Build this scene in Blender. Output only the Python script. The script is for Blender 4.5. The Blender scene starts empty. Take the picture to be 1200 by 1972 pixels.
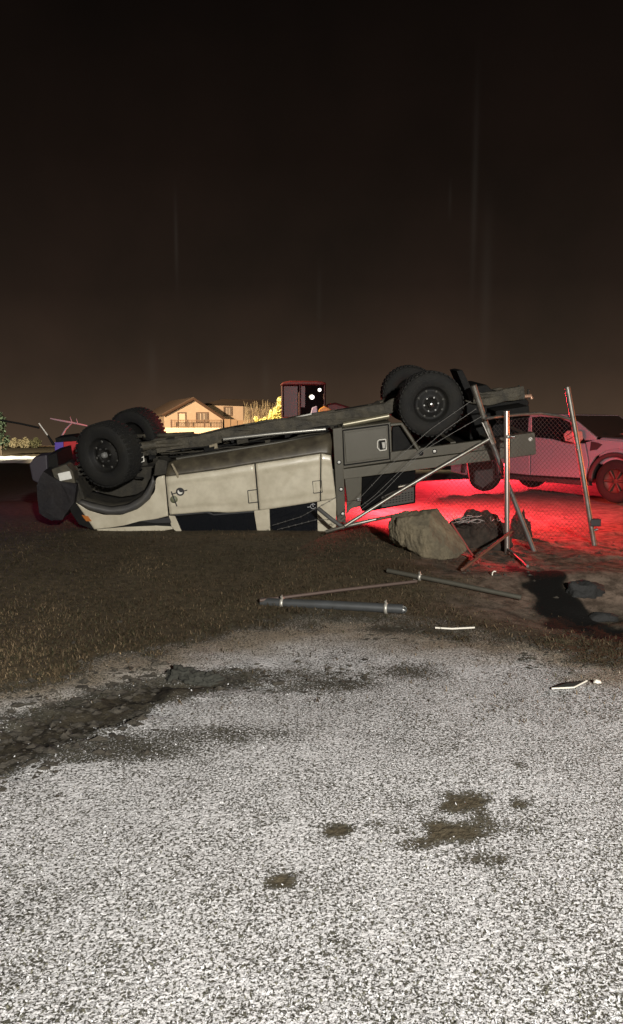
import bpy, bmesh, math, random
import numpy as np
from mathutils import Vector, Matrix
random.seed(7); rng = np.random.default_rng(11)
D = bpy.data; S = bpy.context.scene; COL = S.collection

# ------------------------------------------------------------------ camera
F_PX, CX, CY, EYE = 1450.0, 600.0, 986.0, 1.45
PITCH = math.atan((986 - 818) / F_PX)
cam = D.objects.new('camera', D.cameras.new('camera')); COL.objects.link(cam); S.camera = cam
cam.location = (0, 0, EYE); cam.rotation_euler = (math.pi / 2 - PITCH, 0, 0)
cam.data.sensor_fit = 'VERTICAL'; cam.data.sensor_height = 36; cam.data.lens = 36 * F_PX / 1972
cam.data.clip_start = .05; cam.data.clip_end = 3000

# ------------------------------------------------------------------ night sky
W = D.worlds.new('World'); S.world = W; W.use_nodes = True
nt = W.node_tree; bg = nt.nodes['Background']
tc = nt.nodes.new('ShaderNodeTexCoord'); sx = nt.nodes.new('ShaderNodeSeparateXYZ'); rp = nt.nodes.new('ShaderNodeValToRGB')
nz = nt.nodes.new('ShaderNodeTexNoise'); nz.inputs['Scale'].default_value = 3.0; nz.inputs['Detail'].default_value = 3
ma = nt.nodes.new('ShaderNodeMath'); ma.operation = 'MULTIPLY_ADD'; ma.inputs[1].default_value = .05
L = nt.links.new
L(tc.outputs['Generated'], sx.inputs[0]); L(tc.outputs['Generated'], nz.inputs['Vector'])
L(nz.outputs['Fac'], ma.inputs[0]); L(sx.outputs['Z'], ma.inputs[2]); L(ma.outputs[0], rp.inputs['Fac'])
els = rp.color_ramp.elements
els[0].position = .0; els[0].color = (.070, .046, .030, 1)
els[1].position = 1.0; els[1].color = (.0022, .0015, .0013, 1)
for p_, c_ in ((.05, (.054, .035, .023)), (.10, (.034, .0222, .0152)), (.20, (.0165, .0108, .0078)), (.34, (.0085, .0054, .0040)), (.5, (.0043, .0029, .0023))):
    e = els.new(p_); e.color = (*c_, 1)
def wmath(op, a, c=None):
    t = nt.nodes.new('ShaderNodeMath'); t.operation = op
    for i_, v_ in enumerate((a, c)):
        if v_ is None: continue
        if isinstance(v_, (int, float)): t.inputs[i_].default_value = v_
        else: L(v_, t.inputs[i_])
    return t.outputs[0]
def wrange(v, a, b):
    t = nt.nodes.new('ShaderNodeMapRange'); t.interpolation_type = 'SMOOTHSTEP'; t.inputs[1].default_value = a; t.inputs[2].default_value = b; L(v, t.inputs[0]); return t.outputs[0]
az = wmath('ARCTAN2', sx.outputs['X'], sx.outputs['Y']); zz = sx.outputs['Z']
n2 = nt.nodes.new('ShaderNodeTexNoise'); n2.inputs['Scale'].default_value = 5.5; n2.inputs['Detail'].default_value = 5; L(tc.outputs['Generated'], n2.inputs['Vector'])
pill = None
for a_, w_, z0_, z1_, k_ in ((-.172, .0022, .15, .30, .010), (.205, .0035, .10, .44, .008), (.222, .006, .03, .30, .007), (-.39, .003, .16, .25, .009), (-.205, .006, .03, .12, .007), (.01, .003, .10, .22, .004), (-.06, .005, .02, .10, .006), (.175, .002, .24, .30, .005), (-1.2, .006, .03, .30, .007), (1.4, .005, .05, .35, .007), (2.6, .006, .03, .3, .007)):
    d_ = wmath('DIVIDE', wmath('SUBTRACT', az, a_), w_); g_ = wmath('EXPONENT', wmath('MULTIPLY', wmath('MULTIPLY', d_, d_), -1.0))
    m_ = (z0_ + z1_) / 2
    v_ = wmath('MULTIPLY', wmath('MULTIPLY', g_, k_ * .65), wmath('MULTIPLY', wrange(zz, z0_, m_), wrange(zz, z1_, m_)))
    pill = v_ if pill is None else wmath('ADD', pill, v_)
mulc = nt.nodes.new('ShaderNodeMix'); mulc.data_type = 'RGBA'; mulc.blend_type = 'MULTIPLY'; mulc.inputs[0].default_value = 1
gr = nt.nodes.new('ShaderNodeValToRGB'); gr.color_ramp.elements[0].position = .3; gr.color_ramp.elements[0].color = (.80, .84, .84, 1); gr.color_ramp.elements[1].position = .7; gr.color_ramp.elements[1].color = (1.22, 1.16, 1.16, 1)
L(n2.outputs['Fac'], gr.inputs['Fac']); L(rp.outputs['Color'], mulc.inputs[6]); L(gr.outputs['Color'], mulc.inputs[7])
addc = nt.nodes.new('ShaderNodeMix'); addc.data_type = 'RGBA'; addc.blend_type = 'ADD'; addc.inputs[0].default_value = 1
cc = nt.nodes.new('ShaderNodeCombineXYZ'); L(pill, cc.inputs[0]); L(wmath('MULTIPLY', pill, .95), cc.inputs[1]); L(wmath('MULTIPLY', pill, .8), cc.inputs[2])
L(mulc.outputs[2], addc.inputs[6]); L(cc.outputs[0], addc.inputs[7])
L(addc.outputs[2], bg.inputs['Color']); bg.inputs['Strength'].default_value = 1.0

# ------------------------------------------------------------------ lights
def light(name, kind, loc, power, color, radius=.15, target=None, **kw):
    l = D.lights.new(name, kind); l.energy = power; l.color = color
    o = D.objects.new(name, l); COL.objects.link(o); o.location = loc
    if kind in ('POINT', 'SPOT'): l.shadow_soft_size = radius
    if target is not None: o.rotation_euler = (Vector(target) - Vector(loc)).to_track_quat('-Z', 'Y').to_euler()
    for k, v in kw.items(): setattr(l, k, v)
    return o
sun = light('moon', 'SUN', (0, 0, 30), .03, (.9, .92, 1.0), target=(-2, 8, 20)); sun.data.angle = math.radians(.5)
# key light behind the photographer, its source unseen
light('key_light', 'POINT', (2.2, -4.7, 3.3), 6700, (1.0, .965, .91), .14)
# emergency lights hidden behind the overturned vehicle and behind the parked one, plus an added red fill
light('red_beacon_light', 'SPOT', (1.9, 11.7, 1.5), 2100, (1.0, .035, .045), .08, target=(2.3, 11.6, 0), spot_size=math.radians(150), spot_blend=.5)
light('red_fill_light', 'POINT', (1.1, 11.0, 1.0), 520, (1.0, .04, .06), .08)  # extra red fill, added to tint the parked pickup
light('red_beacon_far_light', 'SPOT', (4.3, 20.5, 1.4), 3200, (1.0, .03, .05), .12, target=(4.6, 17.5, 0), spot_size=math.radians(110), spot_blend=.4)
light('amber_beacon_light', 'POINT', (7.6, 10.2, 1.3), 480, (1.0, .22, .06), .12)
light('red_left_light', 'POINT', (-2.9, 12.6, 1.5), 22, (1.0, .04, .06), .1)
light('blue_left_light', 'POINT', (-5.2, 10.8, 1.8), 12, (.35, .22, 1.0), .1)
# street lamps of the housing estate, then an added fill
light('estate_lamp_light', 'SPOT', (-21, 44, 8.0), 105000, (1.0, .67, .40), .3, target=(-10, 82, 3), spot_size=math.radians(75), spot_blend=.4)
light('estate_lamp_near_light', 'SPOT', (-19, 25.5, 5.0), 30000, (1.0, .88, .66), .3, target=(-17, 42, 0), spot_size=math.radians(110), spot_blend=.5)
light('shrub_fill_light', 'SPOT', (-9, 23.5, 6.0), 23000, (1.0, .80, .45), .3, target=(-1.5, 33, 1), spot_size=math.radians(105), spot_blend=.5)  # unseen fill lamp added to brighten the shrub and tractor

S.view_settings.view_transform = 'Standard'; S.view_settings.look = 'None'
S.view_settings.exposure = 0; S.view_settings.gamma = 1
S.render.engine = 'CYCLES'; S.cycles.use_denoising = True; S.cycles.max_bounces = 6
S.cycles.sample_clamp_indirect = 4

# ------------------------------------------------------------------ picture -> world helpers
CAMP = np.array([0, 0, EYE]); FW = np.array([0, math.cos(PITCH), -math.sin(PITCH)]); UP = np.array([0, math.sin(PITCH), math.cos(PITCH)])
def ray(px, py): return FW + np.array([1., 0, 0]) * (px - CX) / F_PX - UP * (py - CY) / F_PX
def at(px, py, Y):
    d = ray(px, py); return CAMP + d * (Y / d[1])
def project(P):
    d = P - CAMP; z = np.maximum(d @ FW, 1e-3)
    return CX + F_PX * d[..., 0] / z, CY - F_PX * (d @ UP) / z

def hash2(ix, iy, s):
    h = (ix.astype(np.int64) * 374761393 + iy.astype(np.int64) * 668265263 + s * 974634777) & 0x7fffffff
    h = ((h ^ (h >> 13)) * 1274126177) & 0x7fffffff
    return ((h ^ (h >> 16)) & 0xffff) / 65535.0
def vnoise(x, y, s=0):
    x = np.asarray(x, float); y = np.asarray(y, float)
    ix = np.floor(x); iy = np.floor(y); fx = x - ix; fy = y - iy
    fx = fx * fx * (3 - 2 * fx); fy = fy * fy * (3 - 2 * fy)
    a = hash2(ix, iy, s); b = hash2(ix + 1, iy, s); c = hash2(ix, iy + 1, s); d = hash2(ix + 1, iy + 1, s)
    return (a * (1 - fx) + b * fx) * (1 - fy) + (c * (1 - fx) + d * fx) * fy
def fbm(x, y, s=0, o=4):
    t = 0; a = .5
    for i in range(o):
        t = t + a * vnoise(np.asarray(x) * 2 ** i, np.asarray(y) * 2 ** i, s + i * 7); a *= .5
    return t
def sstep(a, b, x):
    t = np.clip((np.asarray(x, float) - a) / (b - a), 0, 1); return t * t * (3 - 2 * t)

# ------------------------------------------------------------------ zones of the ground
def bell(x, y, cx, cy, rx, ry): return np.exp(-(((x - cx) / rx) ** 2 + ((y - cy) / ry) ** 2))
def interp(x, pts): return np.interp(x, [p[0] for p in pts], [p[1] for p in pts])
def flat_h(x, y):
    x = np.asarray(x, float); y = np.asarray(y, float)
    m = -.03 * np.maximum(y - 52, 0) + .2 * sstep(5.2, 8.2, y) * (1 - sstep(11.5, 15, y)) * (1 - sstep(.5, 2.2, x)) * sstep(-11, -5, x)
    return m
GP = lambda px, py: (lambda d: CAMP + d * (-(EYE - .0) / d[2]))(ray(px, py))
PIT = GP(1165, 1185); TR = [GP(-40, 1450), GP(100, 1395), GP(215, 1350), GP(330, 1318), GP(430, 1302), GP(560, 1300), GP(720, 1300)]
def seg_d(x, y, pts):
    best = np.full(np.shape(x), 1e9); tt = np.zeros(np.shape(x))
    n = len(pts) - 1
    for i in range(n):
        a = pts[i][:2]; b = pts[i + 1][:2]; ab = b - a
        t = np.clip(((x - a[0]) * ab[0] + (y - a[1]) * ab[1]) / (ab @ ab), 0, 1)
        d = np.hypot(x - a[0] - t * ab[0], y - a[1] - t * ab[1])
        tt = np.where(d < best, (i + t) / n, tt); best = np.minimum(best, d)
    return best, tt
def height(x, y, detail=True):
    x = np.asarray(x, float); y = np.asarray(y, float)
    h = flat_h(x, y)
    near = np.exp(-np.maximum(y - 12, 0) / 6) * np.exp(-np.maximum(np.abs(x) - 5, 0) / 3)
    h = h + near * (.05 * (fbm(x * .9, y * .9, 3, 3) - .45))
    d, t = seg_d(x, y, TR)
    amp = np.exp(-(d / .28) ** 2) * (1 - sstep(.45, .95, t))
    h = h + amp * (-.025 + .12 * (fbm(x * 8 + 3, y * 12, 9, 4) - .47))
    p = bell(x, y, PIT[0] + .25, PIT[1] + .05, .75, .42)
    h = h - .12 * np.minimum(1, p * 1.5) + .16 * bell(x, y, PIT[0] + .2, PIT[1] + 1.05, 1.1, .36) + .5 * p * .2 * (fbm(x * 7, y * 9, 21, 3) - .45)
    q = bell(x, y, PIT[0] - .35, PIT[1] - .45, .55, .35)
    h = h + q * .11 * (fbm(x * 7, y * 10, 31, 4) - .47)
    r = sstep(1.3, 2.2, x) * sstep(6.6, 7.4, y) * (1 - sstep(11, 13, y))
    h = h + r * .09 * (fbm(x * 3, y * 5, 41, 4) - .47)
    return h
def hpt(px, py):
    z = 0.
    for _ in range(12):
        d = ray(px, py); P = CAMP + d * (-(EYE - z) / d[2]); z = float(height(P[0], P[1]))
    return np.array([P[0], P[1], z])

EDGE = [(-300, 1385), (0, 1312), (100, 1285), (200, 1252), (300, 1228), (400, 1200), (500, 1182), (640, 1172), (780, 1178), (900, 1195), (1020, 1205), (1100, 1245), (1200, 1255), (1500, 1265)]
def zones(x, y):
    """snow cover, bare mud, thin beige frost, gravel road: from the place on the ground"""
    P = np.stack([x, y, np.zeros_like(x)], -1); px, py = project(P)
    py = np.where(y < .5, 2600, py)
    wob = (40 * (fbm(x * 1.6, y * 1.6, 51, 4) - .47) + 46 * (fbm(x * 6, y * 6, 53, 3) - .44)) * np.clip((py - 1000) / 250, 0, 1.4)
    ed = interp(px, EDGE) + wob
    snow = sstep(-4, 34, py - ed)
    tr, t = seg_d(x, y, TR)
    thin = sstep(0, 30, py - ed) * (1 - sstep(25, 95, py - ed))
    mud = np.exp(-(tr / (.26 * (1 - .35 * t))) ** 2) * (1 - sstep(.35, 1.0, t) * .75)
    mud = np.maximum(mud, .9 * bell(x, y, PIT[0] + .2, PIT[1], .85, .55))
    mud = np.maximum(mud, .65 * bell(x, y, PIT[0] - .4, PIT[1] - .5, .6, .35))
    for qx, qy, a, b, k in ((870, 1552, .20, .10, .85), (900, 1598, .24, .10, .75), (985, 1548, .08, .06, .7), (590, 1667, .05, .035, .9), (541, 1690, .055, .04, 1.), (655, 1597, .07, .045, .75), (720, 1590, .05, .04, .6),
                         (820, 1620, .12, .06, .5), (790, 1212, .35, .12, .7), (790, 1290, .30, .22, .42), (620, 1318, .5, .16, .45), (1000, 1480, .05, .03, .6), (950, 1640, .14, .08, .5), (420, 1420, .5, .16, .45), (200, 1440, .6, .2, .55)):
        g = GP(qx, qy); mud = np.maximum(mud, k * bell(x, y, g[0], g[1], a, b))
    shaded = np.zeros_like(x)
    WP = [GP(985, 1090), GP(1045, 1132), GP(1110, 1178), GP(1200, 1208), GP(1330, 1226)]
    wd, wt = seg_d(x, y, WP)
    shaded = 1 - sstep(.55, 1.0, wd / (.11 + .52 * wt) + .9 * (fbm(x * 5, y * 5, 63, 4) - .47))  # band of cast shade, painted into the ground as near-black
    mud = np.clip(mud * (.55 + .95 * fbm(x * 4, y * 4, 61, 3)), 0, 1)
    road = sstep(9.6, 11.0, y - .25 * (x - 1)) * sstep(-.6, 1.2, x) + sstep(13, 15, y) * (1 - sstep(24, 26, y)) * sstep(-7, -5, x)
    dirt = sstep(.75, 1.55, x + 1.1 * (fbm(x * 2.2, y * 2.2, 71, 4) - .5)) * sstep(4.9, 5.6, y)
    bare = sstep(1440, 1500, py)
    mud = np.where(bare > .3, np.clip(mud * (-.75 + 3.3 * fbm(x * 11, y * 11, 67, 4)), 0, 1), mud)
    return snow, np.maximum(mud, shaded), np.clip(thin, 0, 1), np.clip(road, 0, 1), np.clip(dirt, 0, 1), px, py, ed, bare, shaded

# ------------------------------------------------------------------ materials
MATS = {}
def mat(name, col, rough=.6, metal=0., col2=None, scale=8., amount=.5, bump=0., bscale=40., emit=None, strength=0., spec=.5, thr=None, coat=0., alpha=1., trans=0.):
    if name in MATS: return MATS[name]
    m = D.materials.new(name); m.use_nodes = True; n = m.node_tree.nodes; l = m.node_tree.links.new; b = n['Principled BSDF']
    b.inputs['Base Color'].default_value = (*col, 1); b.inputs['Roughness'].default_value = rough; b.inputs['Metallic'].default_value = metal
    b.inputs['Specular IOR Level'].default_value = spec; b.inputs['Coat Weight'].default_value = coat; b.inputs['Transmission Weight'].default_value = trans
    if emit: b.inputs['Emission Color'].default_value = (*emit, 1); b.inputs['Emission Strength'].default_value = strength
    co = n.new('ShaderNodeTexCoord')
    if col2:
        t = n.new('ShaderNodeTexNoise'); t.inputs['Scale'].default_value = scale; t.inputs['Detail'].default_value = 6; t.inputs['Roughness'].default_value = .65
        l(co.outputs['Object'], t.inputs['Vector'])
        r = n.new('ShaderNodeMapRange'); a, z = thr or (.35, .65)
        r.inputs[1].default_value = a; r.inputs[2].default_value = z; r.inputs[4].default_value = amount
        l(t.outputs['Fac'], r.inputs[0])
        x = n.new('ShaderNodeMix'); x.data_type = 'RGBA'; x.inputs[6].default_value = (*col, 1); x.inputs[7].default_value = (*col2, 1)
        l(r.outputs[0], x.inputs[0]); l(x.outputs[2], b.inputs['Base Color'])
    if bump:
        t = n.new('ShaderNodeTexNoise'); t.inputs['Scale'].default_value = bscale; t.inputs['Detail'].default_value = 5
        l(co.outputs['Object'], t.inputs['Vector'])
        u = n.new('ShaderNodeBump'); u.inputs['Strength'].default_value = bump; u.inputs['Distance'].default_value = .02
        l(t.outputs['Fac'], u.inputs['Height']); l(u.outputs[0], b.inputs['Normal'])
    MATS[name] = m; return m

paint = mat('beige_paint', (.58, .53, .405), .34, col2=(.40, .355, .255), scale=5, amount=.7, coat=.4)
sillpaint = mat('dark_sill_paint', (.10, .085, .055), .45, col2=(.035, .028, .02), scale=7, amount=.9)
underm = mat('muddy_underbody', (.014, .0125, .009), .8, col2=(.05, .043, .028), scale=6, amount=.75, bump=.5, bscale=25)
railm = mat('muddy_chassis', (.026, .023, .016), .75, col2=(.09, .077, .05), scale=7, amount=.8, bump=.5, bscale=22)
blackm = mat('black_steel', (.007, .007, .007), .7, spec=.15, col2=(.016, .015, .012), scale=9, amount=.6)
trim = mat('black_plastic', (.018, .018, .02), .55, col2=(.035, .033, .03), scale=6, amount=.5)
flarem = mat('grey_flare', (.06, .06, .06), .5, col2=(.10, .09, .07), scale=6, amount=.6)
rubber = mat('tyre_rubber', (.0045, .0045, .004), .85, col2=(.014, .0125, .008), scale=5, amount=.7, bump=.3, bscale=40)
trayg = mat('charcoal_tray_paint', (.062, .056, .038), .55, col2=(.085, .075, .05), scale=4, amount=.6)
trayl = mat('charcoal_rail_paint', (.095, .086, .06), .5, col2=(.07, .063, .042), scale=5, amount=.7)
glass = mat('dark_glass', (.006, .007, .009), .08, spec=.5)
chrome = mat('bright_steel', (.75, .75, .72), .22, 1.)
lampw = mat('clear_lens', (.75, .74, .68), .2)
amber = mat('amber_lens', (.42, .14, .03), .3)
tagw = mat('white_sticker', (.7, .68, .6), .5)
pipem = mat('galvanised_pipe', (.30, .29, .26), .42, .75, col2=(.16, .14, .10), scale=9, amount=.8)
pipeg = mat('dull_steel_pipe', (.17, .175, .17), .5, .5, col2=(.10, .09, .07), scale=6, amount=.7)
rust = mat('rusty_pipe', (.16, .075, .045), .7, col2=(.08, .05, .04), scale=12, amount=.8)
wirem = mat('galvanised_wire', (.42, .40, .36), .4, .7)
soil = mat('dark_soil', (.028, .021, .015), .95, col2=(.010, .008, .006), scale=6, amount=.9, bump=.9, bscale=30)
wood = mat('weathered_twig', (.35, .27, .2), .8)

# ------------------------------------------------------------------ mesh builder
class MB:
    def __init__(s): s.v = []; s.f = []; s.sm = []
    def add(s, v, f, smooth=False):
        k = len(s.v); s.v += [tuple(map(float, p)) for p in v]; s.f += [tuple(i + k for i in q) for q in f]; s.sm += [smooth] * len(f); return s
    def box(s, a, b):
        x0, y0, z0 = a; x1, y1, z1 = b
        return s.add([(x0, y0, z0), (x1, y0, z0), (x1, y1, z0), (x0, y1, z0), (x0, y0, z1), (x1, y0, z1), (x1, y1, z1), (x0, y1, z1)],
                     [(0, 3, 2, 1), (4, 5, 6, 7), (0, 1, 5, 4), (1, 2, 6, 5), (2, 3, 7, 6), (3, 0, 4, 7)])
    def prism(s, poly, y0, y1):            # poly of (x,z), extruded along y
        n = len(poly)
        A = sum(poly[i][0] * poly[(i + 1) % n][1] - poly[(i + 1) % n][0] * poly[i][1] for i in range(n))
        if A < 0: poly = poly[::-1]
        v = [(x, y0, z) for x, z in poly] + [(x, y1, z) for x, z in poly]
        f = [tuple(range(n)), tuple(range(2 * n - 1, n - 1, -1))] + [(i + n, (i + 1) % n + n, (i + 1) % n, i) for i in range(n)]
        return s.add(v, f)
    def tube(s, pts, r, n=8, cap=True, smooth=True):
        P = [Vector(tuple(map(float, p))) for p in pts]; R = r if hasattr(r, '__len__') else [r] * len(P)
        v = []; f = []; ref = None
        for i, p in enumerate(P):
            d = (P[min(i + 1, len(P) - 1)] - P[max(i - 1, 0)]).normalized()
            if ref is None: ref = Vector((0, 0, 1)) if abs(d.z) < .9 else Vector((1, 0, 0))
            a = (ref - d * ref.dot(d)).normalized(); b = d.cross(a); ref = a
            for k in range(n):
                t = 2 * math.pi * k / n; v.append(p + (a * math.cos(t) + b * math.sin(t)) * R[i])
        for i in range(len(P) - 1):
            for k in range(n): f.append((i * n + k, i * n + (k + 1) % n, (i + 1) * n + (k + 1) % n, (i + 1) * n + k))
        s.add(v, f, smooth)
        if cap:
            s.add(v[:n], [tuple(range(n))[::-1]]); s.add(v[-n:], [tuple(range(n))])
        return s
    def lathe(s, prof, n=32, c=(0, 0, 0), axis='Y', smooth=True, cap=False):   # prof of (radius, along axis)
        v = []; f = []
        for r, a in prof:
            for k in range(n):
                t = 2 * math.pi * k / n; p = (r * math.cos(t), a, r * math.sin(t))
                if axis == 'Z': p = (p[0], p[2], p[1])
                if axis == 'X': p = (p[1], p[0], p[2])
                v.append((p[0] + c[0], p[1] + c[1], p[2] + c[2]))
        m = len(prof)
        for i in range(m - 1):
            for k in range(n): f.append((i * n + k, (i + 1) * n + k, (i + 1) * n + (k + 1) % n, i * n + (k + 1) % n))
        return s.add(v, f, smooth)
    def loft(s, A, B, nv=8, prof=None, smooth=True):    # sheet between two polylines of 3D points of equal length
        n = len(A); v = []; f = []
        for j in range(nv + 1):
            t = j / nv
            for a, b in zip(A, B):
                p = [a[k] * (1 - t) + b[k] * t for k in range(3)]
                if prof: p[1] += prof(t, p)
                v.append(p)
        for j in range(nv):
            for i in range(n - 1): f.append((j * n + i, j * n + i + 1, (j + 1) * n + i + 1, (j + 1) * n + i))
        return s.add(v, f, smooth)
    def build(s, name, m, parent=None, bevel=0., solid=0., fix=False):
        me = D.meshes.new(name); me.from_pydata(s.v, [], s.f); me.polygons.foreach_set('use_smooth', s.sm)
        if fix:
            bm = bmesh.new(); bm.from_mesh(me); bmesh.ops.recalc_face_normals(bm, faces=bm.faces); bm.to_mesh(me); bm.free()
        me.materials.append(m); me.update()
        o = D.objects.new(name, me); COL.objects.link(o)
        if parent: o.parent = parent
        if solid:
            md = o.modifiers.new('solid', 'SOLIDIFY'); md.thickness = solid; md.offset = 0
        if bevel:
            md = o.modifiers.new('bevel', 'BEVEL'); md.width = bevel; md.segments = 2; md.limit_method = 'ANGLE'
        return o
def tag(o, label=None, cat=None, group=None, kind=None):
    if label: o['label'] = label
    if cat: o['category'] = cat
    if group: o['group'] = group
    if kind: o['kind'] = kind
    return o
def empty(name, loc=(0, 0, 0), matrix=None):
    o = D.objects.new(name, None); COL.objects.link(o); o.empty_display_size = .1
    if matrix is not None: o.matrix_world = matrix
    else: o.location = tuple(map(float, loc))
    return o
def resample(P, n):
    P = np.array(P, float); d = np.r_[0, np.cumsum(np.linalg.norm(np.diff(P, axis=0), axis=1))]
    t = np.linspace(0, d[-1], n); return np.stack([np.interp(t, d, P[:, k]) for k in range(P.shape[1])], 1)
def copy_tree(o, parent=None):
    c = o.copy(); COL.objects.link(c); c.parent = parent
    if parent: c.matrix_parent_inverse = o.matrix_parent_inverse.copy()
    for ch in list(o.children): copy_tree(ch, c)
    return c

# ------------------------------------------------------------------ ground
def axis_coords(lo, hi, step, far_lo, far_hi, g=1.22):
    a = list(np.arange(lo, hi + 1e-6, step)); s = step
    while a[-1] < far_hi: s *= g; a.append(a[-1] + s)
    s = step
    while a[0] > far_lo: s *= g; a.insert(0, a[0] - s)
    return np.array(a)
xs = axis_coords(-3.6, 4.2, .034, -900, 900); ys = axis_coords(1.0, 9.5, .034, -60, 1600, 1.10)
X, Y = np.meshgrid(xs, ys); Z = height(X, Y)
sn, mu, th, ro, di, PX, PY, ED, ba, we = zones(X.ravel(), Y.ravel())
nx, ny = len(xs), len(ys)
me = D.meshes.new('ground')
idx = np.arange(nx * ny).reshape(ny, nx)
q = np.stack([idx[:-1, :-1], idx[:-1, 1:], idx[1:, 1:], idx[1:, :-1]], -1).reshape(-1, 4)
me.from_pydata(np.stack([X.ravel(), Y.ravel(), Z.ravel()], 1).tolist(), [], q.tolist())
me.polygons.foreach_set('use_smooth', [True] * len(me.polygons))
for nm, arr in (('snow', sn), ('mud', mu), ('thin', th), ('road', ro), ('dirt', di), ('bare', ba), ('shaded', we)):
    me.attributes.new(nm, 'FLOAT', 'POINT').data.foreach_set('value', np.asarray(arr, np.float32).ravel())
ground = D.objects.new('ground', me); COL.objects.link(ground); tag(ground, kind='structure', label='grassy ground with a dusting of snow, mud ruts and gravel')
gm = D.materials.new('ground'); gm.use_nodes = True; n = gm.node_tree.nodes; l = gm.node_tree.links.new; b = n['Principled BSDF']
geo = n.new('ShaderNodeNewGeometry')
def noise(scale, det=5, rough=.6, dist=0.):
    t = n.new('ShaderNodeTexNoise'); t.inputs['Scale'].default_value = scale; t.inputs['Detail'].default_value = det; t.inputs['Roughness'].default_value = rough
    t.inputs['Distortion'].default_value = dist; l(geo.outputs['Position'], t.inputs['Vector']); return t.outputs['Fac']
def attr(nm):
    t = n.new('ShaderNodeAttribute'); t.attribute_name = nm; return t.outputs['Fac']
def rng_(v, a, z, lo=0., hi=1.):
    t = n.new('ShaderNodeMapRange'); t.inputs[1].default_value = a; t.inputs[2].default_value = z; t.inputs[3].default_value = lo; t.inputs[4].default_value = hi; l(v, t.inputs[0]); return t.outputs[0]
def mth(op, a, c=None, k=None):
    t = n.new('ShaderNodeMath'); t.operation = op; l(a, t.inputs[0])
    if c is not None: l(c, t.inputs[1])
    if k is not None: t.inputs[1].default_value = k
    return t.outputs[0]
def mixc(fac, a, c):
    t = n.new('ShaderNodeMix'); t.data_type = 'RGBA'
    for s_, v in ((0, fac), (6, a), (7, c)):
        if isinstance(v, tuple): t.inputs[s_].default_value = (*v, 1)
        else: l(v, t.inputs[s_])
    return t.outputs[2]
earth = mixc(rng_(noise(14), .35, .65), (.058, .045, .026), (.115, .088, .052))
base = mixc(attr('dirt'), earth, mixc(rng_(noise(9), .38, .62), (.07, .05, .036), (.19, .14, .105)))
base = mixc(attr('road'), base, mixc(rng_(noise(4.5, 8, .75), .32, .66), (.07, .065, .06), (.30, .28, .26)))
under = mixc(rng_(noise(45), .35, .65), (.050, .047, .033), (.135, .127, .10))
fine = noise(105, 3, .55, .6)
cover = mth('MULTIPLY', attr('snow'), rng_(attr('mud'), .15, .75, 1., .0))
thr = mth('ADD', rng_(cover, 0., 1., .78, .452), mth('ADD', rng_(noise(1.7, 3), .3, .7, -.026, .026), rng_(noise(7, 3), .3, .7, -.026, .026)))
flake = rng_(mth('SUBTRACT', fine, thr), -.04, .05)
snowc = mixc(attr('thin'), (.72, .71, .70), (.36, .30, .22))
base = mixc(attr('snow'), base, under)
mudc = mixc(attr('bare'), mixc(rng_(noise(20), .35, .65), (.016, .013, .009), (.055, .046, .03)), mixc(rng_(noise(35), .35, .65), (.05, .042, .026), (.115, .095, .06)))
mudc = mixc(attr('shaded'), mudc, (.0035, .0028, .002))  # near-black colour stands in for the shade at the right
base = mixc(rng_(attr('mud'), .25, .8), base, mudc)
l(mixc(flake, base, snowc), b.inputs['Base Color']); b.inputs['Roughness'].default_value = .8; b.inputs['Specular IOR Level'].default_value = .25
bp = n.new('ShaderNodeBump'); bp.inputs['Strength'].default_value = .8; bp.inputs['Distance'].default_value = .012
l(mth('ADD', flake, noise(60)), bp.inputs['Height']); l(bp.outputs[0], b.inputs['Normal'])
me.materials.append(gm)

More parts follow.
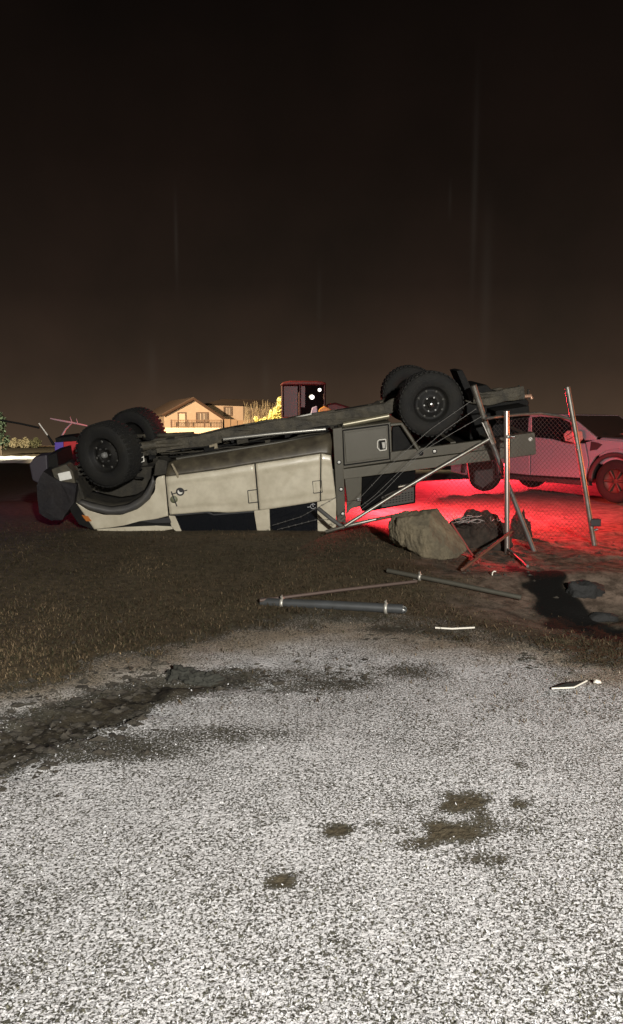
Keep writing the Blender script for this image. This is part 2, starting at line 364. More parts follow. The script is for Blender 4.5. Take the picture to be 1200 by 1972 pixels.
def blades(name, P, Lg, Wd, tilt, cols, lab, bend=.35):
    """many single curved blades in one object"""
    N = len(P); az = rng.uniform(0, 2 * np.pi, N)
    d = np.stack([np.cos(az) * np.sin(tilt), np.sin(az) * np.sin(tilt), np.cos(tilt)], 1)
    az2 = az + rng.normal(0, .8, N); t2 = tilt + rng.uniform(.1, bend + .6, N)
    d2 = np.stack([np.cos(az2) * np.sin(t2), np.sin(az2) * np.sin(t2), np.cos(t2)], 1)
    w = np.stack([-np.sin(az), np.cos(az), np.zeros(N)], 1) * Wd[:, None] / 2
    a = P; m_ = P + d * (Lg * .55)[:, None]; e = m_ + d2 * (Lg * .45)[:, None]
    v = np.stack([a - w, a + w, m_ + w * .9, m_ - w * .9, e], 1).reshape(-1, 3)
    k = np.arange(N)[:, None] * 5
    mesh = D.meshes.new(name); mesh.vertices.add(N * 5); mesh.vertices.foreach_set('co', v.astype(np.float32).ravel())
    loops = np.concatenate([k + 0, k + 1, k + 2, k + 3, k + 3, k + 2, k + 4], 1).ravel()
    mesh.loops.add(len(loops)); mesh.loops.foreach_set('vertex_index', loops.astype(np.int32))
    mesh.polygons.add(N * 2); st = np.stack([np.arange(N) * 7, np.arange(N) * 7 + 4], 1).ravel()
    mesh.polygons.foreach_set('loop_start', st.astype(np.int32)); mesh.polygons.foreach_set('loop_total', np.tile([4, 3], N).astype(np.int32))
    mesh.update(calc_edges=True); mesh.validate()
    ca = mesh.attributes.new('tint', 'FLOAT_COLOR', 'POINT')
    ca.data.foreach_set('color', np.repeat(np.c_[cols, np.ones(N)], 5, 0).astype(np.float32).ravel())
    m = D.materials.new(name); m.use_nodes = True; bb = m.node_tree.nodes['Principled BSDF']; t = m.node_tree.nodes.new('ShaderNodeAttribute'); t.attribute_name = 'tint'
    m.node_tree.links.new(t.outputs['Color'], bb.inputs['Base Color']); bb.inputs['Roughness'].default_value = .7; bb.inputs['Specular IOR Level'].default_value = .2
    mesh.materials.append(m); o = D.objects.new(name, mesh); COL.objects.link(o); tag(o, lab, kind='stuff'); return o

def scatter(n_, x0, x1, y0, y1):
    px = rng.uniform(x0, x1, n_); py = rng.uniform(y0, y1, n_)
    d = FW[None] + np.array([[1., 0, 0]]) * ((px - CX) / F_PX)[:, None] - UP[None] * ((py - CY) / F_PX)[:, None]
    z = np.zeros(n_)
    for _ in range(3):
        P = CAMP + d * (-(EYE - z) / d[:, 2])[:, None]; z = height(P[:, 0], P[:, 1])
    P[:, 2] = z
    return P
# snow lying on short grass
P = scatter(150000, -260, 1460, 1150, 2150)
s_, m_, t_, r_, d_, px_, py_, e_, b_, w_ = zones(P[:, 0], P[:, 1])
u = rng.random(len(P)); clump = fbm(P[:, 0] * 45, P[:, 1] * 45, 77, 2)
keep = u < s_ * (1 - np.clip(m_ * 1.25 - .25, 0, .97)) * (.25 + 1.5 * np.clip(clump - .12, 0, 1)) * (.45 + 1.2 * fbm(P[:, 0] * 5, P[:, 1] * 5, 79, 3)) * np.where(d_ > .5, .3, 1)
P = P[keep]; t_ = t_[keep]; m_ = m_[keep]; N = len(P)
white = rng.random(N) < .63 - .3 * m_
c = np.where(white[:, None], np.array([.74, .735, .73]) * rng.uniform(.5, 1.0, (N, 1)), np.array([.12, .115, .085]) * rng.uniform(.3, 1.4, (N, 1)))
c = np.clip(c * (1 - t_[:, None] * (1 - np.array([.60, .50, .38]))), 0, .9)
blades('snowy_grass', P + [0, 0, -.002], rng.uniform(.007, .017, N), rng.uniform(.003, .0065, N), rng.uniform(.85, 1.5, N), c, 'short grass tufts coated with fresh snow')
# dry lawn
P = scatter(200000, -260, 1300, 985, 1400)
s_, m_, t_, r_, d_, px_, py_, e_, b_, w_ = zones(P[:, 0], P[:, 1])
tuft = fbm(P[:, 0] * 6, P[:, 1] * 6, 87, 3)
keep = (rng.random(len(P)) < (1 - s_ * .97) * (1 - np.clip(d_ * 1.2 * (.4 + tuft), 0, .97)) * (1 - m_ * .9) * (.35 + 1.3 * tuft)) & (P[:, 1] < 9.6)
P = P[keep]; N = len(P); tf = tuft[keep]; big = fbm(P[:, 0] * 1.3, P[:, 1] * 1.3, 97, 3)
c = np.array([.100, .073, .042]) * (.55 + .95 * sstep(.25, .75, big)[:, None]) * np.exp(rng.normal(0, .38, (N, 1)))
g = rng.random(N) < .25; c[g] = np.array([.05, .048, .025]) * rng.uniform(.5, 1.4, (g.sum(), 1))
blades('lawn_grass', P + [0, 0, -.004], rng.uniform(.014, .046, N) * (.5 + 1.2 * tf), rng.uniform(.003, .006, N), rng.uniform(.45, 1.42, N), c, 'dry brown lawn grass in front of the wreck')

# ================================================================== the overturned four-door truck
YAW, PIT_, ROL = 0.01935628, 0.15353955, 0.12129998
T0 = np.array([-2.39596274, 9.59271054, 1.20534736]); WB = 3.80
_ex = np.array([math.cos(PIT_) * math.cos(YAW), math.cos(PIT_) * math.sin(YAW), math.sin(PIT_)])
_ey = np.array([-math.sin(YAW), math.cos(YAW), 0]); _ez = np.cross(_ex, _ey)
_ey2 = _ey * math.cos(ROL) + _ez * math.sin(ROL); _ez2 = -_ey * math.sin(ROL) + _ez * math.cos(ROL)
RT = np.array([_ex, _ey2, _ez2]).T
MT = Matrix([[*RT[0], T0[0]], [*RT[1], T0[1]], [*RT[2], T0[2]], [0, 0, 0, 1]])
def Q(px, py, y=-.87):                     # a point of the truck's own plane y (x to the tail, z towards the wheels)
    o = RT.T @ (CAMP - T0); d = RT.T @ ray(px, py); t = (y - o[1]) / d[1]; p = o + d * t
    return (p[0], p[2])
def Q3(px, py, y=-.87): a = Q(px, py, y); return (a[0], y, a[1])
def poly(pts, y=-.87): return [Q(a, c, y) for a, c in pts]
truck = empty('overturned_truck', matrix=MT)
tag(truck, 'beige four-door flatbed truck lying upside down on its roof on the grass', 'truck')
SIDES = (-1, 1)
def flip(o):                                # the same part on the far side of the truck
    me = o.data.copy(); me.transform(Matrix.Scale(-1, 4, (0, 1, 0))); me.flip_normals()
    c = o.copy(); c.data = me; COL.objects.link(c); c.parent = o.parent; return c
def sidepart(mb, name, m, **k):
    o = mb.build(name, m, truck, **k); return o, flip(o)
def line3(pts, n, y=-.87): return [(a, y, c) for a, c in resample(poly(pts, y), n)]

# --- cab side panels
def dent(p):
    x, z = p[0], p[2]
    return .012 * math.exp(-((x - 2.05 - .9 * (z + .62)) / .05) ** 2 - ((z + .62) / .16) ** 2) - .006 * math.exp(-((x - 1.15) / .04) ** 2 - ((z + .5) / .1) ** 2) \
        + .010 * (float(vnoise(x * 3.1, z * 3.7, 5)) - .5)
def doorprof(t, p):
    a = -.020 * min(1, t / .10) if t < .10 else -.020
    if .14 < t < .22: a += .012 * (t - .14) / .08
    elif t >= .22: a += .012
    if t > .80: a += .010 * min(1, (t - .80) / .02)
    return a + dent(p)
def panel(name, top, bot, m=paint, n=26, nv=26, prof=doorprof):
    mb = MB().loft(line3(top, n), line3(bot, n), nv, prof)
    return sidepart(mb, name, m, solid=.012, fix=True)
fender, _ = panel('front_fender', [(147, 967), (170, 982), (200, 991), (235, 991), (265, 980), (287, 962), (299, 945), (300, 926), (303, 918), (317.5, 915)],
                  [(182, 1019), (215, 1015), (240, 1011), (270, 1003), (300, 999), (324.5, 993)], n=40, prof=lambda t, p: -.012 + .004 * math.sin(t * 3) + dent(p))
doorF = panel('front_door', [(319.5, 918), (345, 915), (420, 905), (490, 893.5)], [(327, 991), (400, 985), (440, 987), (497.5, 983)])
doorR = panel('rear_door', [(492.5, 893), (560, 883), (617, 874)], [(500, 983), (560, 974), (616, 965)])
quart = panel('rear_quarter_panel', [(619, 873.5), (637, 877)], [(618, 965), (647, 960)], n=8)
for (a, b, c, d_) in (((477, 945), (495, 943), (497, 967), (479, 969)), ((602, 927), (619, 925), (621, 948), (604, 950))):
    for pr, dr in (((a, b, c, d_), doorF if a[0] < 550 else doorR),):
        pl = poly(pr, -.885)
        mb = MB()
        for i in range(4):
            p, r = pl[i], pl[(i + 1) % 4]; mb.tube([(p[0], -.882, p[1]), (r[0], -.882, r[1])], .0055, 5)
        h = mb.build('door_handle_surround', trim, dr[0])
        cx = sum(p[0] for p in pl) / 4; cz = sum(p[1] for p in pl) / 4
        MB().box((cx - .022, -.893, cz - .05), (cx + .03, -.874, cz + .05)).build('door_handle', paint, dr[0], bevel=.006)
# window pillars and glass
def plate(name, pts, m, y0=-.86, y1=-.83, par=truck, both=True, bevel=.004):
    o = MB().prism(poly(pts, y0), y0, y1).build(name, m, par, bevel=bevel)
    if both: flip(o)
    return o
plate('windscreen_pillar', [(325, 993), (337, 994), (351, 1026), (345, 1032), (330, 1014)], paint, -.868, -.80)
plate('door_pillar', [(489, 984), (519, 980), (521, 1034), (497, 1034)], paint, -.868, -.80)
plate('rear_pillar', [(611, 967), (648, 960), (647, 1030), (612, 1030)], paint, -.868, -.80)
plate('front_window_sill', [(338, 990), (400, 984), (410, 990), (490, 984), (489, 987), (412, 993), (398, 988.5), (338, 994)], trim, -.872, -.82)
plate('front_window', [(338, 993), (397, 988), (408, 992), (488, 986), (497, 1036), (350, 1036)], glass, -.845, -.838, bevel=0)
plate('rear_window', [(518, 981), (613, 967), (613, 1036), (520, 1036)], glass, -.845, -.838, bevel=0)
# window logo
c0 = Q(603, 975, -.848)
mb = MB(); ring = [(c0[0] + .03 * math.cos(t), -.849, c0[1] + .03 * math.sin(t)) for t in np.linspace(.5, 5.8, 16)]
mb.tube(ring, .004, 5); mb.tube([(c0[0] - .07, -.849, c0[1]), (c0[0] - .03, -.849, c0[1])], .004, 5)
mb.tube([(c0[0], -.849, c0[1] + .03), (c0[0], -.849, c0[1] - .01)], .004, 5)
mb.build('window_sticker', mat('grey_decal', (.42, .42, .42), .5), truck)
# door emblems: ring with a bar over a grey disc with a slash
c1 = Q(347, 947, -.895); yE = -.8935
mb = MB().tube([(c1[0] + .040 * math.cos(t), yE, c1[1] + .040 * math.sin(t)) for t in np.linspace(0, 2 * math.pi, 25)], .0095, 6, cap=False)
mb.tube([(c1[0] - .105, yE, c1[1] - .014), (c1[0] - .04, yE, c1[1] - .006)], .006, 6); mb.tube([(c1[0] + .04, yE, c1[1] + .002), (c1[0] + .085, yE, c1[1] + .006)], .006, 6)
mb.prism([(c1[0] - .02, c1[1] + .035), (c1[0] + .03, c1[1] + .03), (c1[0] + .028, c1[1] - .012), (c1[0] - .004, c1[1] - .004)], yE - .003, yE + .003)
mb.build('door_emblem_ring', trim, truck)
MB().lathe([(0, yE + .004), (.032, yE + .004)], 24, (c1[0], 0, c1[1])).build('door_emblem_face', tagw, truck)
c2 = Q(335, 962, -.895)
mb = MB().lathe([(0, yE), (.044, yE), (.044, yE + .005)], 24, (c2[0], 0, c2[1])); mb.build('door_emblem_disc', mat('grey_green_decal', (.16, .165, .10), .5), truck)
MB().tube([(c2[0] - .012, yE - .003, c2[1] + .10), (c2[0] + .02, yE - .003, c2[1] - .085)], .007, 6).build('door_emblem_slash', trim, truck)
# dark sill rolling under, a deeper brown than the doors
sill_edge = [(319.5, 917), (345, 914), (420, 904), (490, 892.5), (560, 882), (617, 873.5), (638, 876)]
top = line3(sill_edge, 30, -.872); bot = [(a, -.70, c) for a, c in resample(poly([(322, 890), (352, 881), (420, 871), (490, 859), (560, 847), (640, 832)], -.70), 30)]
sidepart(MB().loft(top, bot, 8, lambda t, p: -.035 * math.sin(math.pi * t)), 'sill_panel', sillpaint, solid=.01, fix=True)
MB().prism(poly([(296, 917), (320, 914), (322, 888), (305, 885), (299, 892)]), -.86, -.60).build('sill_end', underm, truck, bevel=.008)
MB().tube([Q3(331, 893, -.875), Q3(341, 912, -.878), Q3(343, 920, -.888)], [.012, .018, .01], 8).build('mud_streak', mat('pale_mud', (.26, .22, .15), .9, bump=.6, bscale=30), truck)
# floor, inner cab, roof, windscreen
zf = lambda x: -.20
fx0, fx1 = Q(300, 900)[0], Q(640, 850)[0]
MB().box((fx0, -.70, -.26), (fx1, .70, -.235)).build('floor_pan', underm, truck)
MB().prism(poly([(330, 990), (640, 950), (640, 1036), (352, 1036)]), -.80, .80).build('cabin_interior', blackm, truck)
MB().prism(poly([(322, 915), (638, 876), (645, 960), (328, 1000)]), -.845, .845).build('cabin_shell', blackm, truck)
rz = poly([(345, 1024), (650, 1024), (650, 1042), (345, 1042)])
MB().prism(rz, -.80, .80).build('crushed_roof', paint, truck, bevel=.02)
a0 = Q(330, 1000); a1 = Q(349, 1030)
MB().add([(a0[0], -.80, a0[1]), (a0[0], .80, a0[1]), (a1[0], .76, a1[1]), (a1[0], -.76, a1[1])], [(0, 1, 2, 3)]).build('windscreen', glass, truck, solid=.008)
MB().prism(poly([(184, 1020), (240, 1015.5), (300, 1013), (329, 1014.5), (334, 1020), (300, 1026), (190, 1026)]), -.855, .855).build('bonnet', paint, truck, bevel=.012)
MB().prism(poly([(268, 1004.5), (327, 996), (331, 1007), (300, 1008)]), -.868, -.80).build('snorkel_inlet', trim, truck, bevel=.004)
MB().prism(poly([(186, 1012), (330, 1000), (330, 1018), (188, 1020)]), -.845, .845).build('engine_bay_top', blackm, truck)
# wheel-arch flare and liner
inn = [(157, 962), (180, 969), (215, 976), (247, 971), (273, 955), (288, 932), (295, 915)]
out = [(150, 968), (173, 982), (205, 990), (237, 990), (267, 979), (289, 960), (300, 930)]
A = [(a, -.86, c) for a, c in resample(poly(inn, -.86), 24)]; B_ = [(a, -.88, c) for a, c in resample(poly(out, -.88), 24)]
sidepart(MB().loft(A, B_, 6, lambda t, p: -.05 * math.sin(math.pi * min(1, t * 1.1)) ** .7), 'arch_flare', flarem, solid=.012, fix=True)
A2 = [(a, -.30, c) for a, c in resample(poly(inn, -.86), 24)]
sidepart(MB().loft(A, A2, 3), 'arch_liner', underm, solid=.008, fix=True)
MB().prism(poly([(150, 925), (300, 912), (300, 985), (240, 1005), (190, 1005), (155, 975)]), -.33, .33).build('engine_bay', underm, truck)

# --- headlight, grille, front bar
MB().prism(poly([(130, 966), (146, 969), (165, 985), (185, 1012), (178, 1020), (152, 1010), (137, 988)]), -.87, .87).build('grille_panel', blackm, truck, bevel=.006)
MB().prism(poly([(157, 992), (170, 994), (177, 1004), (166, 1004)], -.885), -.885, -.86).build('indicator', amber, truck, bevel=.003)
for s_ in SIDES:
    c = Q(147, 985); MB().lathe([(0, -.0), (.07, .01), (.095, .05), (.10, .12)], 20, (c[0] - .05, s_ * .60, c[1] - .05), 'X').build('headlight', glass, truck)
bar = poly([(87, 906), (118, 925), (150, 930), (146, 965), (122, 998), (100, 1000), (78, 985), (74, 935)])
def crush(o, amp, cuts=5, fr=6.):
    bm = bmesh.new(); bm.from_mesh(o.data); bmesh.ops.triangulate(bm, faces=bm.faces[:])
    for _ in range(cuts): bmesh.ops.subdivide_edges(bm, edges=[e for e in bm.edges if e.calc_length() > .05], cuts=1)
    bm.normal_update()
    for v in bm.verts: v.co += mn.noise_vector(v.co * fr) * amp + mn.noise_vector(v.co * fr * 3) * amp * .35
    bm.to_mesh(o.data); bm.free(); o.modifiers.clear(); return o
from mathutils import noise as mn
for pr_, y0_, y1_ in (([(112, 925), (150, 925), (163, 968), (146, 978), (120, 986)], -.84, -.2), ([(138, 925), (165, 960), (150, 985), (132, 975)], -.62, .3)):
    crush(MB().prism(poly(pr_, y0_), y0_, y1_).build('bumper_bracket', underm, truck), .02)
crush(MB().prism(bar, -.93, -.62).build('bumper_wing', mat('slate_bumper', (.013, .012, .014), .6, spec=.25, col2=(.03, .024, .018), scale=5, amount=.3, bump=.4, bscale=12), truck), .013)
MB().prism(poly([(70, 915), (118, 905), (135, 930), (125, 965), (80, 960)]), -.62, .62).build('bumper_beam', trim, truck, bevel=.02)
MB().prism(poly([(56, 895), (66, 880), (90, 876), (92, 912), (84, 937), (62, 925)], -.6), -.6, -.35).build('winch_housing', mat('violet_grey_steel', (.04, .034, .042), .5), truck, bevel=.015)
MB().prism(poly([(86, 878), (109, 872), (113, 900), (92, 905)], -.55), -.55, .1).build('winch_drum_box', blackm, truck, bevel=.01)
MB().prism(poly([(100, 903), (128, 893), (142, 908), (147, 935), (120, 942), (108, 925)]), -.90, -.70).build('chassis_horn_bracket', railm, truck, bevel=.01)
MB().prism(poly([(111, 912), (134, 907), (139, 922), (115, 927)], -.91), -.912, -.89).build('fog_lamp', lampw, truck, bevel=.008)
# far end of the front bar, red and blue lamp glow put into its colour
yb = .70
MB().prism(poly([(122, 850), (150, 847), (152, 892), (123, 878)], yb), yb, yb + .3).build('red_glow_corner_guard', mat('red_glow_corner', (.55, .03, .035), .5), truck, bevel=.008)
MB().prism(poly([(105, 852), (121.5, 850), (122.5, 878), (106, 872)], yb), yb, yb + .3).build('blue_glow_corner_guard', mat('blue_glow_corner', (.13, .08, .42), .5), truck, bevel=.006)
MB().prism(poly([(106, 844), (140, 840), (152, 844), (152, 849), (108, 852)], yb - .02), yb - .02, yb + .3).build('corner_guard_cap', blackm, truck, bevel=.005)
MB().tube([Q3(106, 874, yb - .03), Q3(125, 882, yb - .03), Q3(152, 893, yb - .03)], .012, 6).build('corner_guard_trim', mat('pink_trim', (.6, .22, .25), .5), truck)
MB().tube([Q3(104, 857, .5), Q3(92, 838, .5)], [.022, .012], 8).build('antenna_base', blackm, truck)
MB().tube([Q3(93, 840, .5), Q3(75, 815, .5)], .009, 6).build('antenna_rod', tagw, truck)

# --- wheels
def wheel(c, steer=0., name='wheel', R_=.40, hubc=None, side=-1):
    w = empty(name); w.parent = truck; w.location = c; w.rotation_euler = (0, 0, steer); w.scale = (.97, 1, .97)
    h = .135
    prof = [(.215, -h * .86), (.235, -h * .98), (.30, -h * 1.04), (.355, -h * .98), (.382, -h * .80), (.386, -h * .4), (.388, 0), (.386, h * .4), (.382, h * .8), (.355, h * .98), (.30, h * 1.04), (.235, h * .98), (.215, h * .86)]
    MB().lathe(prof, 56).build('tyre', rubber, w)
    tr = MB()
    nl = 40
    for k in range(nl):
        for row, (y0, y1, off) in enumerate(((-h * 1.0, -h * .52, 0), (-h * .45, -h * .03, .5), (h * .03, h * .45, 0.), (h * .52, h * 1.0, .5))):
            t0 = (k + off * .9 + .1) / nl * 2 * math.pi; t1 = t0 + .62 * 2 * math.pi / nl
            v = []
            for rr in (.375, .393 if row in (1, 2) else .390):
                for y in (y0, y1):
                    for t in (t0, t1): v.append((rr * math.cos(t), y, rr * math.sin(t)))
            tr.add(v, [(4, 5, 7, 6), (0, 1, 5, 4), (2, 6, 7, 3), (0, 4, 6, 2), (1, 3, 7, 5)])
    tag(tr.build('tread', rubber, w, fix=False), kind='stuff')
    s = side
    rim = MB().lathe([(.215, s * h * .86), (.205, s * h * .80), (.195, s * h * .45), (.17, s * h * .35), (.150, s * h * .38), (.11, s * h * .62), (.075, s * h * .64), (.07, s * h * .4), (0, s * h * .4)], 40)
    rim.lathe([(.215, -s * h * .86), (.19, -s * h * .5), (.16, -s * h * .1), (0, -s * h * .1)], 32)
    rim.build('rim', mat('black_rim', (.010, .010, .010), .6, spec=.2, col2=(.022, .02, .015), scale=7, amount=.6), w, fix=True)
    hol = MB()
    for k in range(8):
        t = 2 * math.pi * k / 8 + .2; c_ = (.160 * math.cos(t), 0, .160 * math.sin(t)); hol.lathe([(0, s * h * .43), (.017, s * h * .43), (.017, s * h * .3)], 10, c_)
    tag(hol.build('rim_holes', mat('bare_rim_edge', (.06, .058, .05), .4), w), kind='stuff')
    lug = MB()
    for k in range(6):
        t = 2 * math.pi * k / 6; c_ = (.085 * math.cos(t), 0, .085 * math.sin(t)); lug.lathe([(0, s * h * .78), (.010, s * h * .78), (.011, s * h * .6)], 6, c_, smooth=False)
    tag(lug.build('lug_nuts', mat('worn_nut', (.25, .25, .24), .35, .8), w), kind='stuff')
    MB().lathe([(0, s * h * .98), (.02, s * h * .98), (.034, s * h * .88), (.038, s * h * .6)], 16).build('hub_cap', hubc or mat('hub_grey', (.16, .16, .15), .5), w)
    return w
wheel((.0, -.76, 0), math.radians(-24))
wheel((.05, .72, 0), math.radians(-24), side=1)
wheel((WB, -.74, 0), 0, hubc=chrome)
wheel((WB, .74, 0), 0, side=1)

# --- running gear seen from below
for xa in (0, WB):
    MB().tube([(xa, -.62, 0), (xa, .62, 0)], .05, 10).build('axle_tube', underm, truck)
    d = MB(); d.lathe([(0, -.16), (.09, -.13), (.15, -.05), (.15, .05), (.09, .13), (0, .16)], 16, (xa, .12 if xa == 0 else 0, .02)); d.build('differential', underm, truck)
    for s_ in SIDES:
        c = MB(); c.tube([(xa + (.22 if xa == 0 else .12) + .055 * math.cos(t), s_ * .50 + .055 * math.sin(t), .05 - .035 * t / 2) for t in np.linspace(0, 26, 90)], .011, 5)
        c.build('coil_spring', blackm, truck)
        MB().tube([(xa - .12, s_ * .56, .06), (xa - .10, s_ * .52, -.42)], .03, 8).build('shock_absorber', blackm, truck)
        MB().tube([(xa + .02, s_ * .56, .02), (xa + .85, s_ * .46, -.06)], .028, 8).build('trailing_arm', railm, truck)
MB().lathe([(.06, -.0), (.13, .02), (.16, .08), (.16, .16), (.1, .17)], 18, (.02, -.64, 0)).build('brake_drum', underm, truck)
MB().tube([Q3(240, 868, -.6), Q3(262, 862, -.55), Q3(300, 856, -.5)], [.07, .06, .05], 10).build('radius_arm', railm, truck)
MB().prism(poly([(268, 874), (276, 872), (279, 888), (271, 891)], -.72), -.735, -.72).build('paper_tag', tagw, truck)
MB().tube([(-.2, -.62, .02), (-.2, .62, .02)], .022, 8).build('tie_rod', railm, truck)
for s_ in SIDES:
    yy = s_ * .45
    dz_ = .02 if s_ < 0 else -.06
    A_ = [(x_, z_ + dz_) for x_, z_ in ((-.75, -.24), (-.3, -.20), (.35, -.06), (.9, -.08), (1.3, -.06), (2.1, -.05), (3.3, -.05), (3.5, .02), (4.2, .02), (4.5, -.10), (5.0, -.10))]
    pl = [(x, z + .07) for x, z in A_] + [(x, z - .07) for x, z in A_[::-1]]
    mb = MB()
    for i in range(len(A_) - 1):
        (x0, z0), (x1, z1) = A_[i], A_[i + 1]
        mb.prism([(x0, z0 - .075), (x1, z1 - .075), (x1, z1 + .075), (x0, z0 + .075)], yy - .035, yy + .035)
    crush(mb.build('chassis_rail', railm, truck), .016, 4, 7)
for x in (.55, 1.35, 2.2, 3.05, 4.6): MB().box((x - .05, -.41, -.14), (x + .05, .41, -.05)).build('cross_member', railm, truck, bevel=.008)
MB().tube([(.3, .05, -.20), (.75, .02, -.18), (1.25, 0, -.18), (1.6, -.02, -.12)], [.16, .15, .12, .08], 14).build('gearbox', underm, truck)
MB().prism([(-.25, -.32), (-.2, -.05), (.2, -.05), (.3, -.12), (.3, -.32)], -.2, .2).build('engine_sump', underm, truck, bevel=.02)
MB().tube([(1.6, -.02, -.08), (WB - .1, 0, -.02)], .045, 10).build('drive_shaft', railm, truck)
MB().tube([(.5, -.28, -.06), (1.2, -.30, -.06), (2.2, -.30, -.02), (3.1, -.28, -.02), (3.3, .2, .0)], .03, 8).build('exhaust_pipe', mat('exhaust_steel', (.07, .062, .05), .6, .3), truck)
MB().tube([(2.0, -.30, -.05), (2.15, -.30, -.05), (2.6, -.30, -.05), (2.75, -.30, -.05)], [.03, .07, .07, .03], 12).build('muffler', mat('exhaust_steel', (.07, .062, .05), .6, .3), truck)
MB().tube([Q3(340, 884, -.70), Q3(440, 868, -.70), Q3(560, 849, -.70), Q3(638, 836, -.70)], .022, 8).build('side_step_rail', mat('step_tube', (.085, .08, .065), .4, .3), truck)
MB().tube([Q3(430, 846, -.62), Q3(520, 836, -.62), Q3(627, 826.5, -.62)], .022, 8).build('side_step_tube', mat('step_bright', (.34, .33, .29), .3, .6), truck)
for px, py in ((352, 866), (448, 850), (560, 835), (628, 826)): MB().tube([Q3(px, py, -.62), Q3(px, py - 1, -.42)], .02, 6).build('step_bracket', blackm, truck)
MB().prism(poly([(449, 826), (470, 822), (473, 842), (452, 846)], -.44), -.44, -.2).build('mount_block', blackm, truck, bevel=.005)
MB().prism(poly([(402, 858), (418, 853), (420, 866), (406, 869)], -.55), -.55, -.5).build('mud_clump', mat('pale_mud', (.26, .22, .15), .9), truck, bevel=.01)
MB().tube([Q3(560, 835, .30), Q3(640, 818, .30), Q3(735, 800, .30)], .03, 8).build('brake_line_cover', blackm, truck)
MB().prism([(1.75, -.2), (2.85, -.2), (2.85, -.08), (2.7, -.05), (1.9, -.05), (1.75, -.09)], .05, .38).build('fuel_tank', underm, truck, bevel=.02)
MB().tube([Q3(556, 808, .1), Q3(600, 797, .1)], .012, 6).build('fuel_line', tagw, truck)

for k in range(34):
    x = rng.uniform(.4, 3.2); y = rng.choice([-.50, -.44, -.56, -.30]) ; z = rng.uniform(-.20, -.06); a_ = rng.uniform(.02, .07); b_ = rng.uniform(.015, .045)
    crush(MB().box((x - a_, y - .02, z - b_), (x + a_, y + .02, z + b_)).build('bracket', (underm, railm, blackm)[k % 3], truck), .012, 2, 14)
for k in range(6):
    y = -.48 - .03 * k; xs_ = np.linspace(.45 + .1 * k, 2.6, 14)
    MB().tube([(x, y + .02 * math.sin(x * 5 + k), -.13 - .02 * k + .025 * math.sin(x * (3 + k))) for x in xs_], .010, 5).build('hose', (blackm, underm)[k % 2], truck)
# --- tray
YT = -.90
def tray(name, pts, m, y0=YT, y1=-.82, bevel=.005, both=False): return plate(name, pts, m, y0, y1, truck, both, bevel)
tray('headboard_post', [(641, 826), (659, 823), (666, 1006), (650, 1006)], trayg, both=True)
MB().prism(poly([(641, 906), (661, 902), (666, 1000), (650, 1002)]), -.80, .80).build('headboard', trayg, truck)
for px, py in ((653, 890), (657, 942), (660, 989)):
    c = Q(px, py, -.905); f_ = MB().lathe([(.024, -.9), (.026, -.915), (.018, -.915), (.018, -.908)], 14, (c[0], 0, c[1])).build('marker_lamp', blackm, truck)
    MB().lathe([(0, -.916), (.013, -.913), (.018, -.906)], 14, (c[0], 0, c[1])).build('lens', lampw, f_)
tb = MB().prism(poly([(654, 826), (753, 813), (755, 888), (660, 902)]), -.88, -.35).build('toolbox', trayg, truck, bevel=.006)
lid = MB().prism(poly([(663, 834), (745, 823), (748, 880), (667, 891)], -.89), -.893, -.875).build('toolbox_door', mat('charcoal_door_paint', (.078, .071, .049), .5, col2=(.064, .057, .038), scale=3), truck, bevel=.004)
fr = MB(); pl = poly([(660, 829), (748, 817.5), (751, 884), (663, 896)], -.885)
for i in range(4):
    p, r = pl[i], pl[(i + 1) % 4]; fr.tube([(p[0], -.884, p[1]), (r[0], -.884, r[1])], .008, 6)
fr.build('toolbox_seal', blackm, truck)
lt = poly([(727, 850), (731, 847), (743, 846), (744, 866), (732, 868), (727, 862)], -.9)
mb = MB()
for i in range(6):
    p, r = lt[i], lt[(i + 1) % 6]; mb.tube([(p[0], -.899, p[1]), (r[0], -.899, r[1])], .0065, 6)
latch = mb.build('latch', tagw, lid)
MB().prism(poly([(730, 850), (742, 848), (743, 865), (732, 866)], -.9), -.897, -.892).build('latch_pocket', blackm, lid)
MB().prism(poly([(735, 852), (741, 851), (742, 863), (737, 864)], -.9), -.907, -.897).build('latch_handle', mat('latch_grey', (.35, .34, .30), .4, .4), lid, bevel=.002)
tray('mudguard_panel', [(756, 820), (772, 818), (806, 868), (756, 876)], blackm, -.80, -.74)
MB().tube([Q3(752, 818, -.89), Q3(773, 816, -.89), Q3(790, 841, -.89), Q3(806, 867, -.89)], .022, 6, smooth=False).build('mudguard_stay', trayg, truck)
tray('upper_side_rail', [(752, 871), (913, 850), (1030, 834), (1030, 853), (915, 869), (752, 889)], trayg, -.895, -.83, both=True)
tray('tray_coaming', [(660, 904), (872, 876), (1030, 854), (1030, 876), (835, 901), (662, 923)], trayl, -.905, -.84, both=True)
pl = poly([(660, 897), (1030, 848), (1030, 860), (660, 909)])
MB().prism(pl, -.84, .84).build('tray_floor', blackm, truck)
for k in range(6):
    x = 2.75 + k * .42; z = float(np.interp(x, [pl[0][0], pl[1][0]], [pl[0][1], pl[1][1]]))
    MB().box((x - .03, -.82, z), (x + .03, .82, z + .10)).build('tray_cross_bearer', trayg, truck)
for px, py in ((837, 869), (811, 873)):
    c = Q(px, py, -.9); f_ = MB().lathe([(.026, -.895), (.027, -.908), (.019, -.908), (.018, -.9)], 14, (c[0], 0, c[1])).build('side_lamp', blackm, truck)
    MB().lathe([(0, -.909), (.012, -.907), (.018, -.9)], 14, (c[0], 0, c[1])).build('lens', lampw if px > 820 else trim, f_)
pe = tray('tail_lamp_panel', [(983, 839), (1030, 833), (1033, 874), (984, 882)], trayl, -.915, -.80, both=True)
